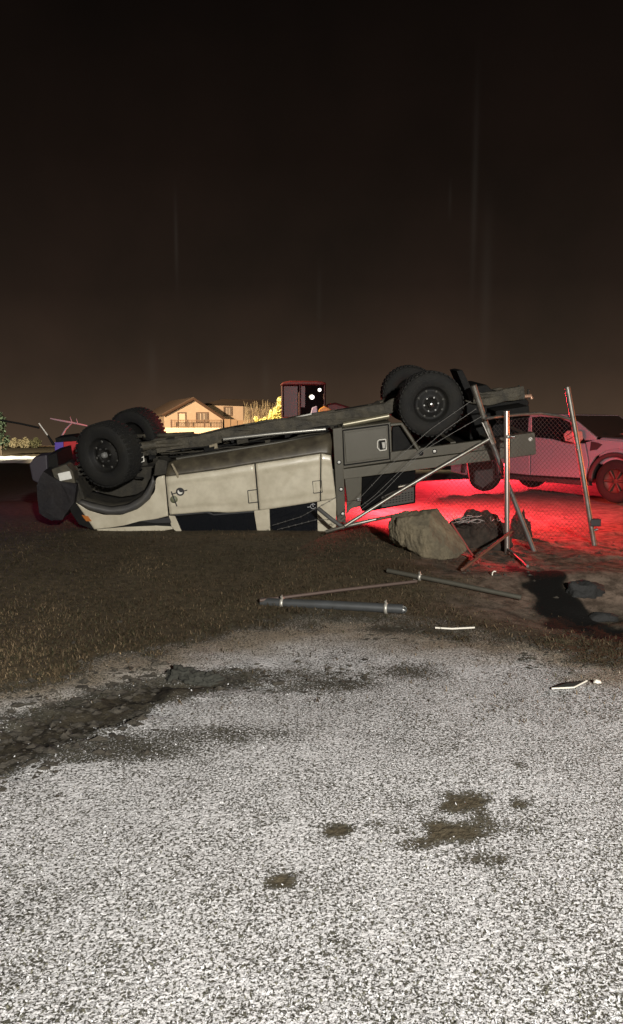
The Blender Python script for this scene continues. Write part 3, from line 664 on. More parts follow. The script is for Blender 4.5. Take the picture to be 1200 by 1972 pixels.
c = Q(1022, 846, -.92); MB().lathe([(0, -.93), (.016, -.926), (.024, -.915)], 14, (c[0], 0, c[1])).build('tail_lamp_lens', lampw, truck)
tray('headboard_gusset', [(664, 923), (697, 918), (696, 962), (669, 966)], trayg, -.88, -.85)
MB().prism(poly([(687, 960), (695, 958), (696, 965), (688, 966)], -.9), -.9, -.88).build('gusset_catch', chrome, truck, bevel=.003)
MB().prism(poly([(697, 912), (801, 899), (800, 969), (716, 984), (697, 985)], -.80), -.80, .55).build('tray_box', mat('black_box_paint', (.005, .005, .005), .85, spec=.1), truck, bevel=.01)
ch = MB().prism(poly([(735, 957), (754, 948), (768, 942), (797, 938), (797, 966), (735, 977)], -.81), -.815, -.80).build('vent_panel', mat('vent_steel', (.055, .05, .04), .5), truck)
vs = MB()
for r_ in range(4):
    for k in range(10):
        px = 740 + k * 5.9; py = 958 + r_ * 4.6 - k * .9 - 2
        if py < 941: continue
        c = Q(px, py, -.816); vs.box((c[0] - .010, -.8185, c[1] - .006), (c[0] + .010, -.8155, c[1] + .006))
tag(vs.build('vent_slots', blackm, truck), kind='stuff')
MB().prism(poly([(752, 951), (771, 946), (772, 953), (753, 959)], -.82), -.83, -.815).build('vent_plate', trayg, truck, bevel=.003)
MB().tube([Q3(767, 938, -.83), Q3(802, 931, -.83)], .02, 8).build('box_hinge', pipem, truck)
MB().prism(poly([(668, 966), (695, 963), (694, 975), (676, 980), (668, 990)], -.85), -.85, -.80).build('headboard_foot', trayg, truck)
tray('under_tray_tube_box', [(659, 818), (747, 797), (749, 806), (660, 826)], trayl, -.72, -.6)
MB().tube([Q3(661, 818, -.72), Q3(749, 801, -.72)], .036, 12).build('water_tube', mat('tube_bronze', (.20, .18, .12), .35, .4), truck)
MB().box((2.75, -.36, -.16), (3.2, .36, -.02)).build('spare_carrier', underm, truck, bevel=.02)
# tail: chassis end, tow bar, mud flap
MB().prism(poly([(898, 770), (915, 744), (938, 741), (955, 758), (985, 760), (1010, 764), (1020, 775), (1015, 796), (900, 805)], -.40), -.40, .40).build('chassis_tail', blackm, truck, bevel=.012)
MB().box((4.55, -.80, -.34), (4.95, .80, -.20)).build('rear_cross_bar', blackm, truck, bevel=.01)
for px, y0 in ((985, 746), (1000, 742), (1018, 750)):
    MB().tube([Q3(px, 768, -.3), Q3(px, y0, -.3)], .02, 8).build('tow_bracket', underm, truck)
MB().tube([Q3(1006, 764, -.32), Q3(1022, 762, -.32), Q3(1024, 768, -.32)], .024, 8).build('tow_pin', mat('copper_pin', (.55, .33, .22), .35, .5), truck)
MB().prism(poly([(878, 714), (889, 712), (912, 757), (910, 775), (902, 772)], -.86), -.90, -.52).build('mud_flap', blackm, truck, bevel=.006)
MB().prism(poly([(905, 800), (985, 790), (985, 838), (905, 848)], -.55), -.55, .55).build('rear_tank', blackm, truck, bevel=.02)
MB().prism(poly([(897, 868), (946, 862), (950, 925), (930, 940), (905, 925)], .4), .4, .45).build('hanging_tailgate', mat('mesh_dark', (.03, .026, .024), .7), truck)

# ================================================================== the parked truck in the red light
_rx = np.array([1.85, -2.5, 0]); _rx /= np.linalg.norm(_rx); _ry = np.array([-_rx[1], _rx[0], 0])
PT0 = np.array([3.61, 16.0, .04]); PR = np.array([_rx, _ry, [0, 0, 1]]).T
def K(px, py, y=0.):
    o = PR.T @ (CAMP - PT0); d = PR.T @ ray(px, py); t = (y - o[1]) / d[1]; p = o + d * t
    return (p[0], p[2])
def kp(pts, y=0.): return [K(a, c, y) for a, c in pts]
park = empty('parked_pickup', matrix=Matrix([[*PR[0], PT0[0]], [*PR[1], PT0[1]], [*PR[2], PT0[2]], [0, 0, 0, 1]]))
tag(park, 'pale double-cab pickup standing in red light behind the broken fence', 'pickup')
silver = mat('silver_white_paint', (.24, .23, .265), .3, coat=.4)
PW = 1.86
def kpart(name, pts, m, y0=0., y1=.05, both=True, bevel=.012, par=park):
    p = kp(pts, y0)
    o = MB().prism(p, y0, y1).build(name, m, par, bevel=bevel)
    if both: MB().prism(p, PW - y1, PW - y0).build(name, m, par, bevel=bevel)
    return o
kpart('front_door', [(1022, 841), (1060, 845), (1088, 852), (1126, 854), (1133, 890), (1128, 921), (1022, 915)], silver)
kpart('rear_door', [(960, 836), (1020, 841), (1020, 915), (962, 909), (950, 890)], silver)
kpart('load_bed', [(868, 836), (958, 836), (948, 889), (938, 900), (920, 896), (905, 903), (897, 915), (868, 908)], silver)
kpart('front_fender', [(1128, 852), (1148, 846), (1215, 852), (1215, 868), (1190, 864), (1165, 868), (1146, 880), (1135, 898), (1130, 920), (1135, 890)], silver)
wp = kp([(965, 835), (985, 805), (1040, 801), (1082, 804), (1094, 822), (1108, 850), (1088, 851), (1035, 841)])
kpart('side_window', [(965, 835), (985, 806), (1040, 802), (1080, 805), (1096, 830), (1106, 851), (1088, 851), (1035, 841)], glass, .03, .045, bevel=0)
kpart('roof_rail_panel', [(955, 836), (978, 803), (1040, 796), (1085, 798), (1112, 812), (1148, 842), (1146, 848), (1126, 848), (1100, 815), (1080, 805), (1040, 802), (986, 807), (968, 836)], silver, .005, .06)
kpart('door_pillar', [(1016, 838), (1018, 803), (1024, 803), (1024, 840)], silver, .02, .06)
kpart('running_board', [(945, 915), (1020, 918), (1132, 926), (1135, 936), (1020, 926), (945, 921)], trim, -.04, .08)
rp = kp([(978, 803), (1040, 796), (1085, 798), (1085, 801), (1040, 800), (978, 806)])
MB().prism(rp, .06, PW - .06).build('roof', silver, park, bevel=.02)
wa, wb_ = K(1090, 800), K(1150, 842)
MB().add([(wa[0], .10, wa[1]), (wb_[0], .03, wb_[1]), (wb_[0], PW - .03, wb_[1]), (wa[0], PW - .10, wa[1])], [(0, 1, 2, 3)]).build('windscreen', mat('sky_sheen_glass', (.035, .031, .027), .35, spec=1.), park, solid=.01)  # lighter glass tint stands in for the sky's reflection
bp_ = kp([(1147, 842), (1150, 847), (1215, 856), (1215, 846)])
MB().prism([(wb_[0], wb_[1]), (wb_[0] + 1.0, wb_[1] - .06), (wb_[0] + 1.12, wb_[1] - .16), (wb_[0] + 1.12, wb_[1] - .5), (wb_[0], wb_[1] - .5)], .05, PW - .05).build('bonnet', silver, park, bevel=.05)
MB().prism([(wb_[0] + 1.1, .40), (wb_[0] + 1.22, .42), (wb_[0] + 1.22, wb_[1] - .25), (wb_[0] + 1.1, wb_[1] - .2)], .08, PW - .08).build('front_bumper', trim, park, bevel=.03)
x0, z0 = K(870, 838); x1, _ = K(1140, 846)
MB().box((x0, .06, .42), (x1, PW - .06, .95)).build('inner_body', trim, park)
MB().prism([(K(968, 836)[0], .94), (K(985, 806)[0], 1.55), (K(1085, 806)[0], 1.55), (K(1140, 846)[0], .94)], .08, PW - .08).build('cabin_interior', blackm, park)
MB().box((x0 - .1, .25, .34), (x1 + .6, .4, .46)).build('chassis_rail', trim, park)
MB().tube([(K(1106, 845)[0], -.0, K(1106, 845)[1]), (K(1106, 842)[0], -.09, K(1106, 842)[1])], .02, 8).build('mirror_arm', trim, park)
m0 = kp([(1090, 836), (1098, 829), (1119, 830), (1121, 846), (1112, 853), (1093, 849)], -.13)
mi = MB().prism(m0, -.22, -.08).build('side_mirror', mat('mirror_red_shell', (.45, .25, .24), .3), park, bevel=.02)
for q_ in (((1091, 840), (1103, 831)), ((1093, 847), (1106, 841))): MB().tube([(K(*q_[0], -.22)[0], -.225, K(*q_[0], -.22)[1]), (K(*q_[1], -.22)[0], -.225, K(*q_[1], -.22)[1])], .012, 6).build('mirror_chrome_bar', chrome, mi)
MB().tube([(K(1176, 836)[0], .3, K(1176, 836)[1]), (K(1215, 836)[0], .35, K(1215, 836)[1])], .012, 6).build('wiper', pipem, park)
MB().prism(kp([(1138, 850), (1150, 852), (1160, 856), (1150, 866), (1136, 868)], -.005), -.008, .01).build('fender_vent', trim, park, bevel=.005)
wf, wr_ = K(1183, 930)[0], K(926, 905)[0]
def pw(x, y, s):
    w = empty('wheel'); w.parent = park; w.location = (x, y, .40)
    MB().lathe([(.22, -.12), (.30, -.135), (.37, -.12), (.395, -.06), (.40, 0), (.395, .06), (.37, .12), (.30, .135), (.22, .12)], 40).build('tyre', rubber, w)
    MB().lathe([(.22, s * .11), (.2, s * .05), (.08, s * .07), (0, s * .08)], 24).build('rim', mat('brown_alloy', (.05, .03, .02), .6, .0), w, fix=True)
    sp = MB()
    for k in range(6):
        t = k * math.pi / 3; sp.tube([(.05 * math.cos(t), s * .09, .05 * math.sin(t)), (.21 * math.cos(t), s * .10, .21 * math.sin(t))], .022, 6)
    tag(sp.build('spokes', mat('brown_alloy', (.05, .03, .02), .6, .0), w), kind='stuff')
for x in (wf, wr_):
    pw(x, .12, -1); pw(x, PW - .12, 1)
    A = [(x + .52 * math.cos(t), -.03, .42 + .50 * math.sin(t)) for t in np.linspace(-.1, math.pi + .1, 22)]
    B2 = [(x + .43 * math.cos(t), -.02, .42 + .42 * math.sin(t)) for t in np.linspace(-.1, math.pi + .1, 22)]
    MB().loft(A, B2, 3).build('wheel_arch', trim, park, solid=.03)
    MB().tube([(x, .1, .40), (x, PW - .1, .40)], .06, 8).build('axle', trim, park)

# ================================================================== tractor far behind
TY = 25.
def tq(px, py, Y=TY): return at(px, py, Y)
tr_ = empty('tractor', tq(590, 860)); tr_.location.z = 0
def tl(p): return (p[0] - tr_.location[0], p[1] - tr_.location[1], p[2])
tag(tr_, 'red tractor with a glazed cab parked beyond the overturned truck', 'tractor')
redp = mat('tractor_red_paint', (.14, .014, .016), .5, col2=(.05, .007, .008), scale=3)
def tx(px): return tl(tq(px, 800))[0]
def tz(py): return tq(590, py)[2]
MB().prism([(tx(541), tz(745)), (tx(546), tz(739)), (tx(560), tz(736)), (tx(612), tz(736.5)), (tx(626), tz(739)), (tx(628), tz(744))], -.85, .85).build('cab_roof', redp, tr_, bevel=.05)
for px in (546, 578, 624):
    for y in (-.75, .7): MB().tube([(tx(px), y, tz(812)), (tx(px), y, tz(744))], .045, 6).build('cab_pillar', mat('dark_red_pillar', (.04, .008, .009), .4), tr_)
MB().box((tx(548), -.735, tz(803)), (tx(574), -.70, tz(746))).build('cab_side_panel', mat('dull_red_panel', (.09, .025, .027), .4), tr_)
MB().box((tx(580), -.735, tz(785)), (tx(588), -.70, tz(746))).build('cab_side_panel', mat('dull_red_panel', (.09, .025, .027), .4), tr_)
MB().box((tx(549), -.70, tz(802)), (tx(622), .68, tz(745))).build('cab_glass', mat('cab_glass_red', (.006, .004, .004), .6, spec=.05), tr_)
MB().prism([(tx(628), tz(779)), (tx(645), tz(776)), (tx(678), tz(786)), (tx(690), tz(800)), (tx(690), tz(835)), (tx(628), tz(835))], -.5, .5).build('bonnet', redp, tr_, bevel=.06)
MB().box((tx(545), -.8, tz(835)), (tx(630), .8, tz(803))).build('cab_base', redp, tr_, bevel=.03)
MB().prism([(tx(612), tz(800)), (tx(614), tz(789)), (tx(624), tz(783)), (tx(634), tz(788)), (tx(642), tz(797))], -.87, -.70).build('orange_panel', mat('orange_panel', (.75, .33, .06), .45), tr_, bevel=.02)
MB().prism([(tx(598), tz(800)), (tx(601), tz(786)), (tx(610), tz(783)), (tx(612), tz(799))], -.86, -.72).build('lilac_panel', mat('lilac_panel', (.5, .42, .6), .4), tr_, bevel=.02)
for px, py, r in ((601, 766.5, .07), (615, 753, .05)):
    hl = MB().lathe([(0, -.80), (r * 1.5, -.80), (r * 1.5, -.72)], 12, (tx(px), 0, tz(py))).build('work_lamp', trim, tr_)
    MB().lathe([(0, -.83), (r, -.82), (r, -.79)], 12, (tx(px), 0, tz(py))).build('lens', mat('lit_lens', (1, 1, 1), .3, emit=(1, .95, .9), strength=4), hl)
for px, r in ((565, .85), (672, .55)):
    for y in (-.85, .6):
        w = empty('wheel'); w.parent = tr_; w.location = (tx(px), y, r)
        MB().lathe([(r * .5, -.02), (r * .9, -.05), (r, .05), (r, .25), (r * .9, .32), (r * .5, .28)], 28).build('tyre', rubber, w)
        MB().lathe([(r * .5, .05), (r * .2, .1), (0, .1)], 20).build('rim', amber, w, fix=True)

# ================================================================== houses
def house_part(root, name, verts, faces, m, **k):
    o = MB().add([(v[0] - root.location[0], v[1] - root.location[1], v[2]) for v in verts], faces).build(name, m, root, **k); return o
stucco = mat('tan_stucco', (.48, .38, .285), .9, col2=(.40, .31, .23), scale=1.5, amount=.6)
roofm = mat('brown_roof_tiles', (.16, .12, .09), .8, col2=(.11, .08, .06), scale=2)
fasc = mat('dark_fascia', (.10, .06, .04), .7)
whitef = mat('cream_frame', (.6, .5, .38), .6)
HY = 80.; BK = np.array([-4.4, 11.5, 0.])
g0 = empty('gabled_house', at(372, 830, HY)); g0.location.z = 0; tag(g0, 'tan gabled house with a railed deck behind the front wheels', 'house')
fr_ = [at(316, 798, HY), at(370, 769, HY), at(429, 808, HY)]; ba_ = [p + BK for p in fr_]
def base(p, z=-.3): return np.array([p[0], p[1], z])
fl, fk, fr2 = fr_; bl, bk, br = ba_
house_part(g0, 'wall', [base(fl), fl, fk, fr2, base(fr2), base(bl), bl, bk, br, base(br)],
           [(0, 4, 3, 2, 1), (5, 0, 1, 6), (4, 9, 8, 3), (5, 6, 7, 8, 9)], stucco, fix=True)
def slab(root, name, a, b, c, d, m, t=.18):
    up = np.array([0, 0, t]); v = [a, b, c, d, a + up, b + up, c + up, d + up]
    return house_part(root, name, v, [(0, 3, 2, 1), (4, 5, 6, 7), (0, 1, 5, 4), (1, 2, 6, 5), (2, 3, 7, 6), (3, 0, 4, 7)], m, fix=True)
oh = BK * -.05; dl = (fl - fk) * .10; dr = (fr2 - fk) * .08
lift = np.array([0, 0, .03])
slab(g0, 'roof_slope', fl + dl + oh + lift, fk + oh + lift, bk + lift, bl + dl + lift, roofm)
slab(g0, 'roof_slope', fk + oh + lift, fr2 + dr + oh + lift, br + dr + lift, bk + lift, roofm)
for a, b in ((fl + dl, fk), (fk, fr2 + dr)):
    MB().tube([tuple(p + oh * 1.25 + np.array([0, 0, .05]) - np.array(g0.location)) for p in (a, b)], .13, 4, smooth=False).build('barge_board', fasc, g0)
def opening(root, name, x0, y0, x1, y1, Y, panes=1, glassm=None):
    a = at(x0, y1, Y); b = at(x1, y0, Y); ox, oy = root.location[0], root.location[1]
    f_ = MB(); t = .12
    lx0, lx1, z0, z1, yy = a[0] - ox, b[0] - ox, a[2], b[2], Y - oy
    f_.box((lx0 - t, yy - .10, z0 - t), (lx0, yy + .02, z1 + t)); f_.box((lx1, yy - .10, z0 - t), (lx1 + t, yy + .02, z1 + t))
    f_.box((lx0, yy - .10, z1), (lx1, yy + .02, z1 + t)); f_.box((lx0, yy - .10, z0 - t), (lx1, yy + .02, z0))
    f = f_.build(name, fasc, root)
    for k in range(panes):
        u0 = lx0 + (lx1 - lx0) * k / panes; u1 = lx0 + (lx1 - lx0) * (k + 1) / panes
        MB().box((u0 + .03, yy - .05, z0 + .03), (u1 - .03, yy - .02, z1 - .03)).build('pane', glassm or mat('house_pane', (.12, .09, .065), .6), f)
        if k: MB().box((u0 - .03, yy - .09, z0), (u0 + .03, yy - .01, z1)).build('mullion', whitef, f)
    return f
opening(g0, 'window', 380, 796, 400, 812, HY, 3)
opening(g0, 'door', 345, 796, 357, 823, HY, 1, whitef)
a = at(330, 824, HY - 1.6); b = at(426, 824, HY - 1.6); gx, gy = g0.location[0], g0.location[1]
MB().box((a[0] - gx, -1.6, a[2] - .25), (b[0] - gx, -.12, a[2])).build('deck', fasc, g0)
bal = MB(); zt = at(330, 809, HY - 1.6)[2]
for x in np.arange(a[0], b[0], .16): bal.box((x - gx - .02, -1.58, a[2]), (x - gx + .02, -1.54, zt))
tag(bal.build('balusters', mat('brown_rail', (.22, .14, .08), .7), g0), kind='stuff')
for z in (zt, a[2] + .12): MB().box((a[0] - gx - .05, -1.60, z - .04), (b[0] - gx + .05, -1.52, z + .03)).build('deck_rail', mat('brown_rail', (.22, .14, .08), .7), g0)
for x in np.linspace(a[0], b[0], 4): MB().box((x - gx - .06, -1.62, a[2] - 1.2), (x - gx + .06, -1.5, zt + .05)).build('deck_post', fasc, g0)

H2 = 84.
g1 = empty('hipped_house', at(450, 830, H2)); g1.location.z = 0; tag(g1, 'two-storey tan house with a dark hipped roof right of the gabled one', 'house')
A0, A1 = at(398, 780, H2), at(468, 782, H2); B1 = at(545, 785, H2 + 6); C0 = A0 + np.array([0, 9., 0]); C1 = B1 + np.array([-1, 8., 0])
house_part(g1, 'wall', [base(A0), A0, A1, base(A1), B1, base(B1), C1, base(C1), C0, base(C0)], [(0, 3, 2, 1), (3, 5, 4, 2), (5, 7, 6, 4), (7, 9, 8, 6), (9, 0, 1, 8)], stucco, fix=True)
e = [A0 + [-.5, -.6, .05], A1 + [.3, -.8, .05], B1 + [.7, -.2, .05], C1 + [.6, .6, .05], C0 + [-.5, .6, .05]]
ap = [at(428, 768.5, H2 + 4), at(505, 770, H2 + 6)]
house_part(g1, 'roof', e + ap, [(0, 1, 6, 5), (1, 2, 6), (2, 3, 6), (3, 4, 5, 6), (4, 0, 5), (4, 3, 2, 1, 0)], roofm, fix=True)
opening(g1, 'window', 433, 785, 446, 799, H2, 3)
opening(g1, 'window', 410, 812, 424, 826, H2, 2)
wl = empty('garden_wall', at(400, 830, 68)); wl.location.z = 0; tag(wl, 'low pale rendered garden wall in front of the gabled house', 'wall')
a = at(278, 826, 68); b = at(428, 826, 68); MB().box((a[0] - wl.location[0], 0, -.2), (b[0] - wl.location[0], .3, a[2])).build('wall_panel', mat('pale_render', (.6, .5, .36), .9), wl)
MB().box((a[0] - wl.location[0] - .05, -.05, a[2] + .003), (b[0] - wl.location[0] + .05, .35, a[2] + .1)).build('coping', mat('pale_coping', (.66, .56, .42), .8), wl)
fn = empty('board_fence', at(490, 830, 70)); fn.location.z = 0; tag(fn, 'brown board fence standing in front of the hipped house', 'fence')
a = at(432, 808, 70); b = at(560, 806, 70); k_ = 0; fm = mat('fence_boards', (.22, .15, .09), .8, col2=(.16, .10, .06), scale=2)
for x in np.arange(a[0], b[0], .62):
    MB().box((x - fn.location[0], 0, -.1), (x - fn.location[0] + .56, .05, a[2] + .06 * math.sin(x * 3))).build('board', fm, fn)

# ================================================================== plants
def leafy(name, lab, cat, pos, clumps, leafcol, n=400, ls=.05, group=None, stem=True, par=None):
    """clumps: (dx,dz,r) round the base position"""
    r_ = empty(name, pos); tag(r_, lab, cat, group)
    v = []; f = []
    mb = MB()
    for dx, dz, r in clumps:
        for _ in range(int(n / len(clumps))):
            p = np.array(rng.normal(size=3)); p = p / np.linalg.norm(p) * r * rng.uniform(.35, 1.1)
            c_ = np.array([dx, 0, dz]) + p; a_ = rng.normal(size=3); a_ /= np.linalg.norm(a_); b_ = np.cross(a_, rng.normal(size=3)); b_ /= np.linalg.norm(b_)
            s_ = ls * rng.uniform(.6, 1.4); mb.add([c_ - a_ * s_, c_ + b_ * s_ * .45, c_ + a_ * s_, c_ - b_ * s_ * .45], [(0, 1, 2, 3)])
    mb.build('crown', leafcol, r_)
    if stem:
        st = MB()
        for dx, dz, r in clumps: st.tube([(dx * .1, 0, -.05), (dx * .6, 0, dz * .5), (dx, 0, dz)], [.03, .022, .01], 5)
        st.build('stem', mat('bark', (.08, .06, .04), .9), r_)
    return r_
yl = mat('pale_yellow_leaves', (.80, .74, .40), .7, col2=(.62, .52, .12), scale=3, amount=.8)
Y0 = 30.; b0 = at(530, 880, Y0); b0[2] = 0.
def rel(px, py): p = at(px, py, Y0); return (p[0] - b0[0], p[2])
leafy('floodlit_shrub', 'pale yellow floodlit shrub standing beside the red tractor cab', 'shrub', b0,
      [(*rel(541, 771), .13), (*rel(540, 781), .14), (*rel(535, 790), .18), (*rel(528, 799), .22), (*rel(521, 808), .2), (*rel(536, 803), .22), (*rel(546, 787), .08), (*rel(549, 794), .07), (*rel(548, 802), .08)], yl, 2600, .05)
b0 = at(500, 880, Y0 - 1); b0[2] = 0; Y0 -= 1
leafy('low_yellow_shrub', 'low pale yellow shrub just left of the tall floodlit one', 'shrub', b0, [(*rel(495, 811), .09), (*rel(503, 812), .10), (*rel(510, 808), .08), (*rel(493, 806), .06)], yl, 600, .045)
bs = empty('bare_shrub', at(505, 850, 48)); bs.location.z = 0; tag(bs, 'leafless shrub of upright twigs lit orange beside the hipped house', 'shrub')
tw = MB()
for k in range(110):
    px = rng.uniform(470, 545); h_ = at(px, rng.uniform(772, 795) - (px - 470) * .08, 48); q0 = at(px + rng.normal(0, 6), 838, 48)
    q0[1] += rng.uniform(-.8, .8); h_[1] = q0[1] + rng.normal(0, .2)
    md = (q0 + h_) / 2 + [rng.normal(0, .12), 0, .1]
    o_ = np.array([bs.location[0], bs.location[1], 0])
    tw.tube([q0 - o_, md - o_, h_ - o_], [.025, .02, .008], 4, cap=False)
tag(tw.build('twigs', mat('orange_twigs', (.50, .36, .22), .8), bs), kind='stuff')
gl = mat('grey_green_leaves', (.14, .13, .06), .8, col2=(.07, .075, .03), scale=2)
dry = mat('straw_leaves', (.40, .34, .20), .8, col2=(.25, .2, .1), scale=2)
for px, r, m_, lab in ((4, .55, dry, 'straw coloured shrub at the far left edge of the field'), (27, .42, dry, 'second straw coloured shrub along the far field edge'), (48, .5, dry, 'pointed straw shrub third along the far field edge'), (68, .45, gl, 'grey green shrub nearest the leaning antenna on the far field edge')):
    p = at(px, 852, 48); p[2] = 0.
    leafy('field_shrub', lab, 'shrub', p, [(0, .2, r * .55), (.2, .32, r * .4), (-.25, .3, r * .4), (.05, .5, r * .3)], m_, 500, .09, 'shrubs along the far field edge')
p = at(2, 850, 36); p[2] = 0
leafy('dark_conifer', 'dark green tree cut by the left edge of the view', 'tree', p, [(0, .7, .42), (-.1, 1.2, .36), (.05, 1.6, .25), (-.05, 1.9, .14), (-.5, 1.0, .4)], mat('dark_green_leaves', (.03, .05, .025), .8), 900, .09)
bt = empty('bare_branch', at(125, 880, 13)); bt.location.z = 0; tag(bt, 'bare pale branches rising behind the front bar of the wreck', 'tree')
o_ = np.array([bt.location[0], 13, 0]); tm = mat('pale_bark', (.42, .33, .33), .8)
trk = MB().tube([at(112, 905, 13) - o_, at(118, 842, 13) - o_, at(127, 826, 13.05) - o_, at(139, 814, 13) - o_], [.035, .025, .016, .012], 6).build('trunk', tm, bt)
MB().tube([at(97, 806, 13) - o_, at(120, 810.5, 13) - o_, at(139, 814, 13) - o_, at(168, 820, 13.1) - o_], [.012, .018, .018, .014], 6).build('limb', tm, bt)
MB().tube([at(139, 814, 13) - o_, at(135, 803, 13) - o_], [.010, .005], 5).build('twig', tm, bt)
MB().tube([at(150, 816, 13) - o_, at(147, 806, 13) - o_], [.008, .004], 5).build('twig', tm, bt)

# snow-covered kerb far left
sk = MB(); a = GP(-500, 887); b = GP(128, 887)
n_ = 60; v = []
for i in range(n_ + 1):
    x = a[0] + (b[0] - a[0]) * i / n_
    for dy, z in ((-2.0, .0), (-1.7, .10), (1.6, .12), (2.0, .0)):
        v.append((x, a[1] + dy + .12 * math.sin(i * 1.7 + dy), z - .01 + (.02 * math.sin(i * 2.3) if z else 0)))
sk.add(v, [(i * 4 + j, i * 4 + 4 + j, i * 4 + 5 + j, i * 4 + 1 + j) for i in range(n_) for j in range(3)], True)
tag(sk.build('snowy_path', mat('clean_snow', (.82, .81, .78), .8, bump=.4, bscale=6), fix=True), 'snow covered path crossing the dark field at the left', kind='structure')

# ================================================================== broken fence
def thing_tube(name, lab, cat, pts, r, m, n=10, group=None):
    P = [np.array(p, float) for p in pts]; o = P[0]
    t = MB().tube([p - o for p in P], r, n).build(name, m); t.location = tuple(o); tag(t, lab, cat, group); return t
pb = hpt(977, 1066); pB = pb - [0, 0, .05]
postA = empty('fence_post', pB); tag(postA, 'upright steel fence post standing before the tail of the wreck', 'fence post', 'posts of the broken fence')
tp = at(975.5, 792, pb[1])
MB().tube([(0, 0, 0), tp - pB], .031, 12).build('pipe', mat('pinkish_galvanised', (.46, .41, .37), .32, .85), postA)
c = at(978, 841, pb[1]) - pB; MB().lathe([(.033, -.02), (.038, -.015), (.038, .015), (.033, .02)], 14, c, 'Z').build('clamp_band', pipem, postA)
MB().tube([c + [.036, 0, 0], c + [.075, -.01, .0]], .012, 6).build('clamp_bolt', chrome, postA)
b0 = hpt(1031, 1061); pB = b0 - [0, 0, .04]
postB = empty('fence_post', pB); tag(postB, 'bent fence post leaning left across the upright steel post', 'fence post', 'posts of the broken fence')
j = at(946, 848, b0[1] + .0); t_ = at(912, 742, b0[1] - .15)
MB().tube([j - pB, t_ - pB], .034, 12).build('upper_pipe', pipem, postB)
MB().tube([(0, 0, 0), at(985, 950, b0[1] + .02) - pB, j - pB], .028, 12).build('lower_pipe', pipeg, postB)
MB().tube([at(937, 820, b0[1] - .03) - pB, at(949, 856, b0[1]) - pB], .042, 12).build('sleeve', pipem, postB)
MB().tube([at(928, 812, b0[1] - .06) - pB, at(948, 856, b0[1] - .06) - pB], .010, 6).build('broken_strap', wirem, postB)
c0 = hpt(1146, 1046); pB = c0 - [0, 0, .05]
postC = empty('fence_post', pB); tag(postC, 'leaning fence post before the door of the parked pickup', 'fence post', 'posts of the broken fence')
MB().tube([(0, 0, 0), at(1120, 900, c0[1]) - pB, at(1092.5, 745, c0[1] - .05) - pB], .033, 12).build('pipe', pipem, postC)
c = at(1144, 1006, c0[1]) - pB
MB().box(tuple(c - [.055, .05, .045]), tuple(c + [.07, .05, .045])).build('clamp_block', trim, postC, bevel=.012)
MB().tube([c + [-.01, -.05, -.09], c + [.03, -.05, -.08]], .016, 6).build('clamp_bolt', chrome, postC)
rl = [at(935, 806, 8.35), at(965, 802, 8.55), at(1000, 798.5, 8.7), at(1040, 796, 8.85), at(1075, 801, 8.98), at(1100, 808, 9.02)]
thing_tube('top_rail', 'bent top rail of the fence running between the posts', 'rail', rl, .018, pipem)
dg = [at(664, 1013, 8.30), at(760, 952, 8.34), at(850, 899, 8.38), at(941, 846, 8.42)]
thing_tube('fallen_rail', 'long fence rail slanting up from the wreck to the bent post', 'rail', dg, .021, pipem)
thing_tube('broken_stay', 'short dark rail propped against the rear door of the wreck', 'rail', [at(613, 979, 8.52), at(640, 1001, 8.42), at(663, 1017, 8.36)], .024, pipeg)
thing_tube('ground_rail', 'rail end lying on the grass below the slanting rail', 'rail', [at(628, 1024, 8.4), at(668, 1013, 8.34), at(724, 1000, 8.36)], .02, pipem)
thing_tube('rusty_rail', 'rusty rail lying between the slanting rail and the boulder', 'rail', [at(726, 1000, 8.40), at(765, 992, 8.55), at(803, 985, 8.75)], .02, rust)
# barbed wire
BW = [[(651, 1003, 8.34), (700, 952, 8.33), (760, 888, 8.3), (830, 826, 8.28), (905, 774, 8.26)], [(656, 1004, 8.33), (720, 956, 8.31), (800, 878, 8.28), (860, 826, 8.26), (916, 788, 8.25)],
      [(662, 1008, 8.32), (740, 946, 8.3), (815, 868, 8.27), (868, 836, 8.25), (926, 803, 8.23)], [(524, 1012, 8.66), (580, 995, 8.6), (640, 962, 8.5), (660, 950, 8.45)], [(534, 1020, 8.66), (612, 1000, 8.56), (655, 1002, 8.4)]]
for w, lab in zip(BW, ('uppermost barbed wire running from the headboard to the leaning post', 'middle barbed wire crossing the rear wheel', 'lowest barbed wire crossing the rear wheel', 'upper slack wire crossing the rear window', 'lower slack wire crossing the rear window')):
    P = resample([at(*p) for p in w], 40); o = P[0].copy(); mb = MB().tube(P - o, .0026, 5)
    for i in range(3, 40, 4):
        for s_ in (1, -1): mb.tube([P[i] - o + [-.007, 0, -.009 * s_], P[i] - o + [.007, -.006, .009 * s_]], .0018, 4)
    b = mb.build('barbed_wire', mat('dull_wire', (.16, .155, .14), .5, .4)); b.location = tuple(o); tag(b, lab, 'wire', 'barbed wires of the broken fence')
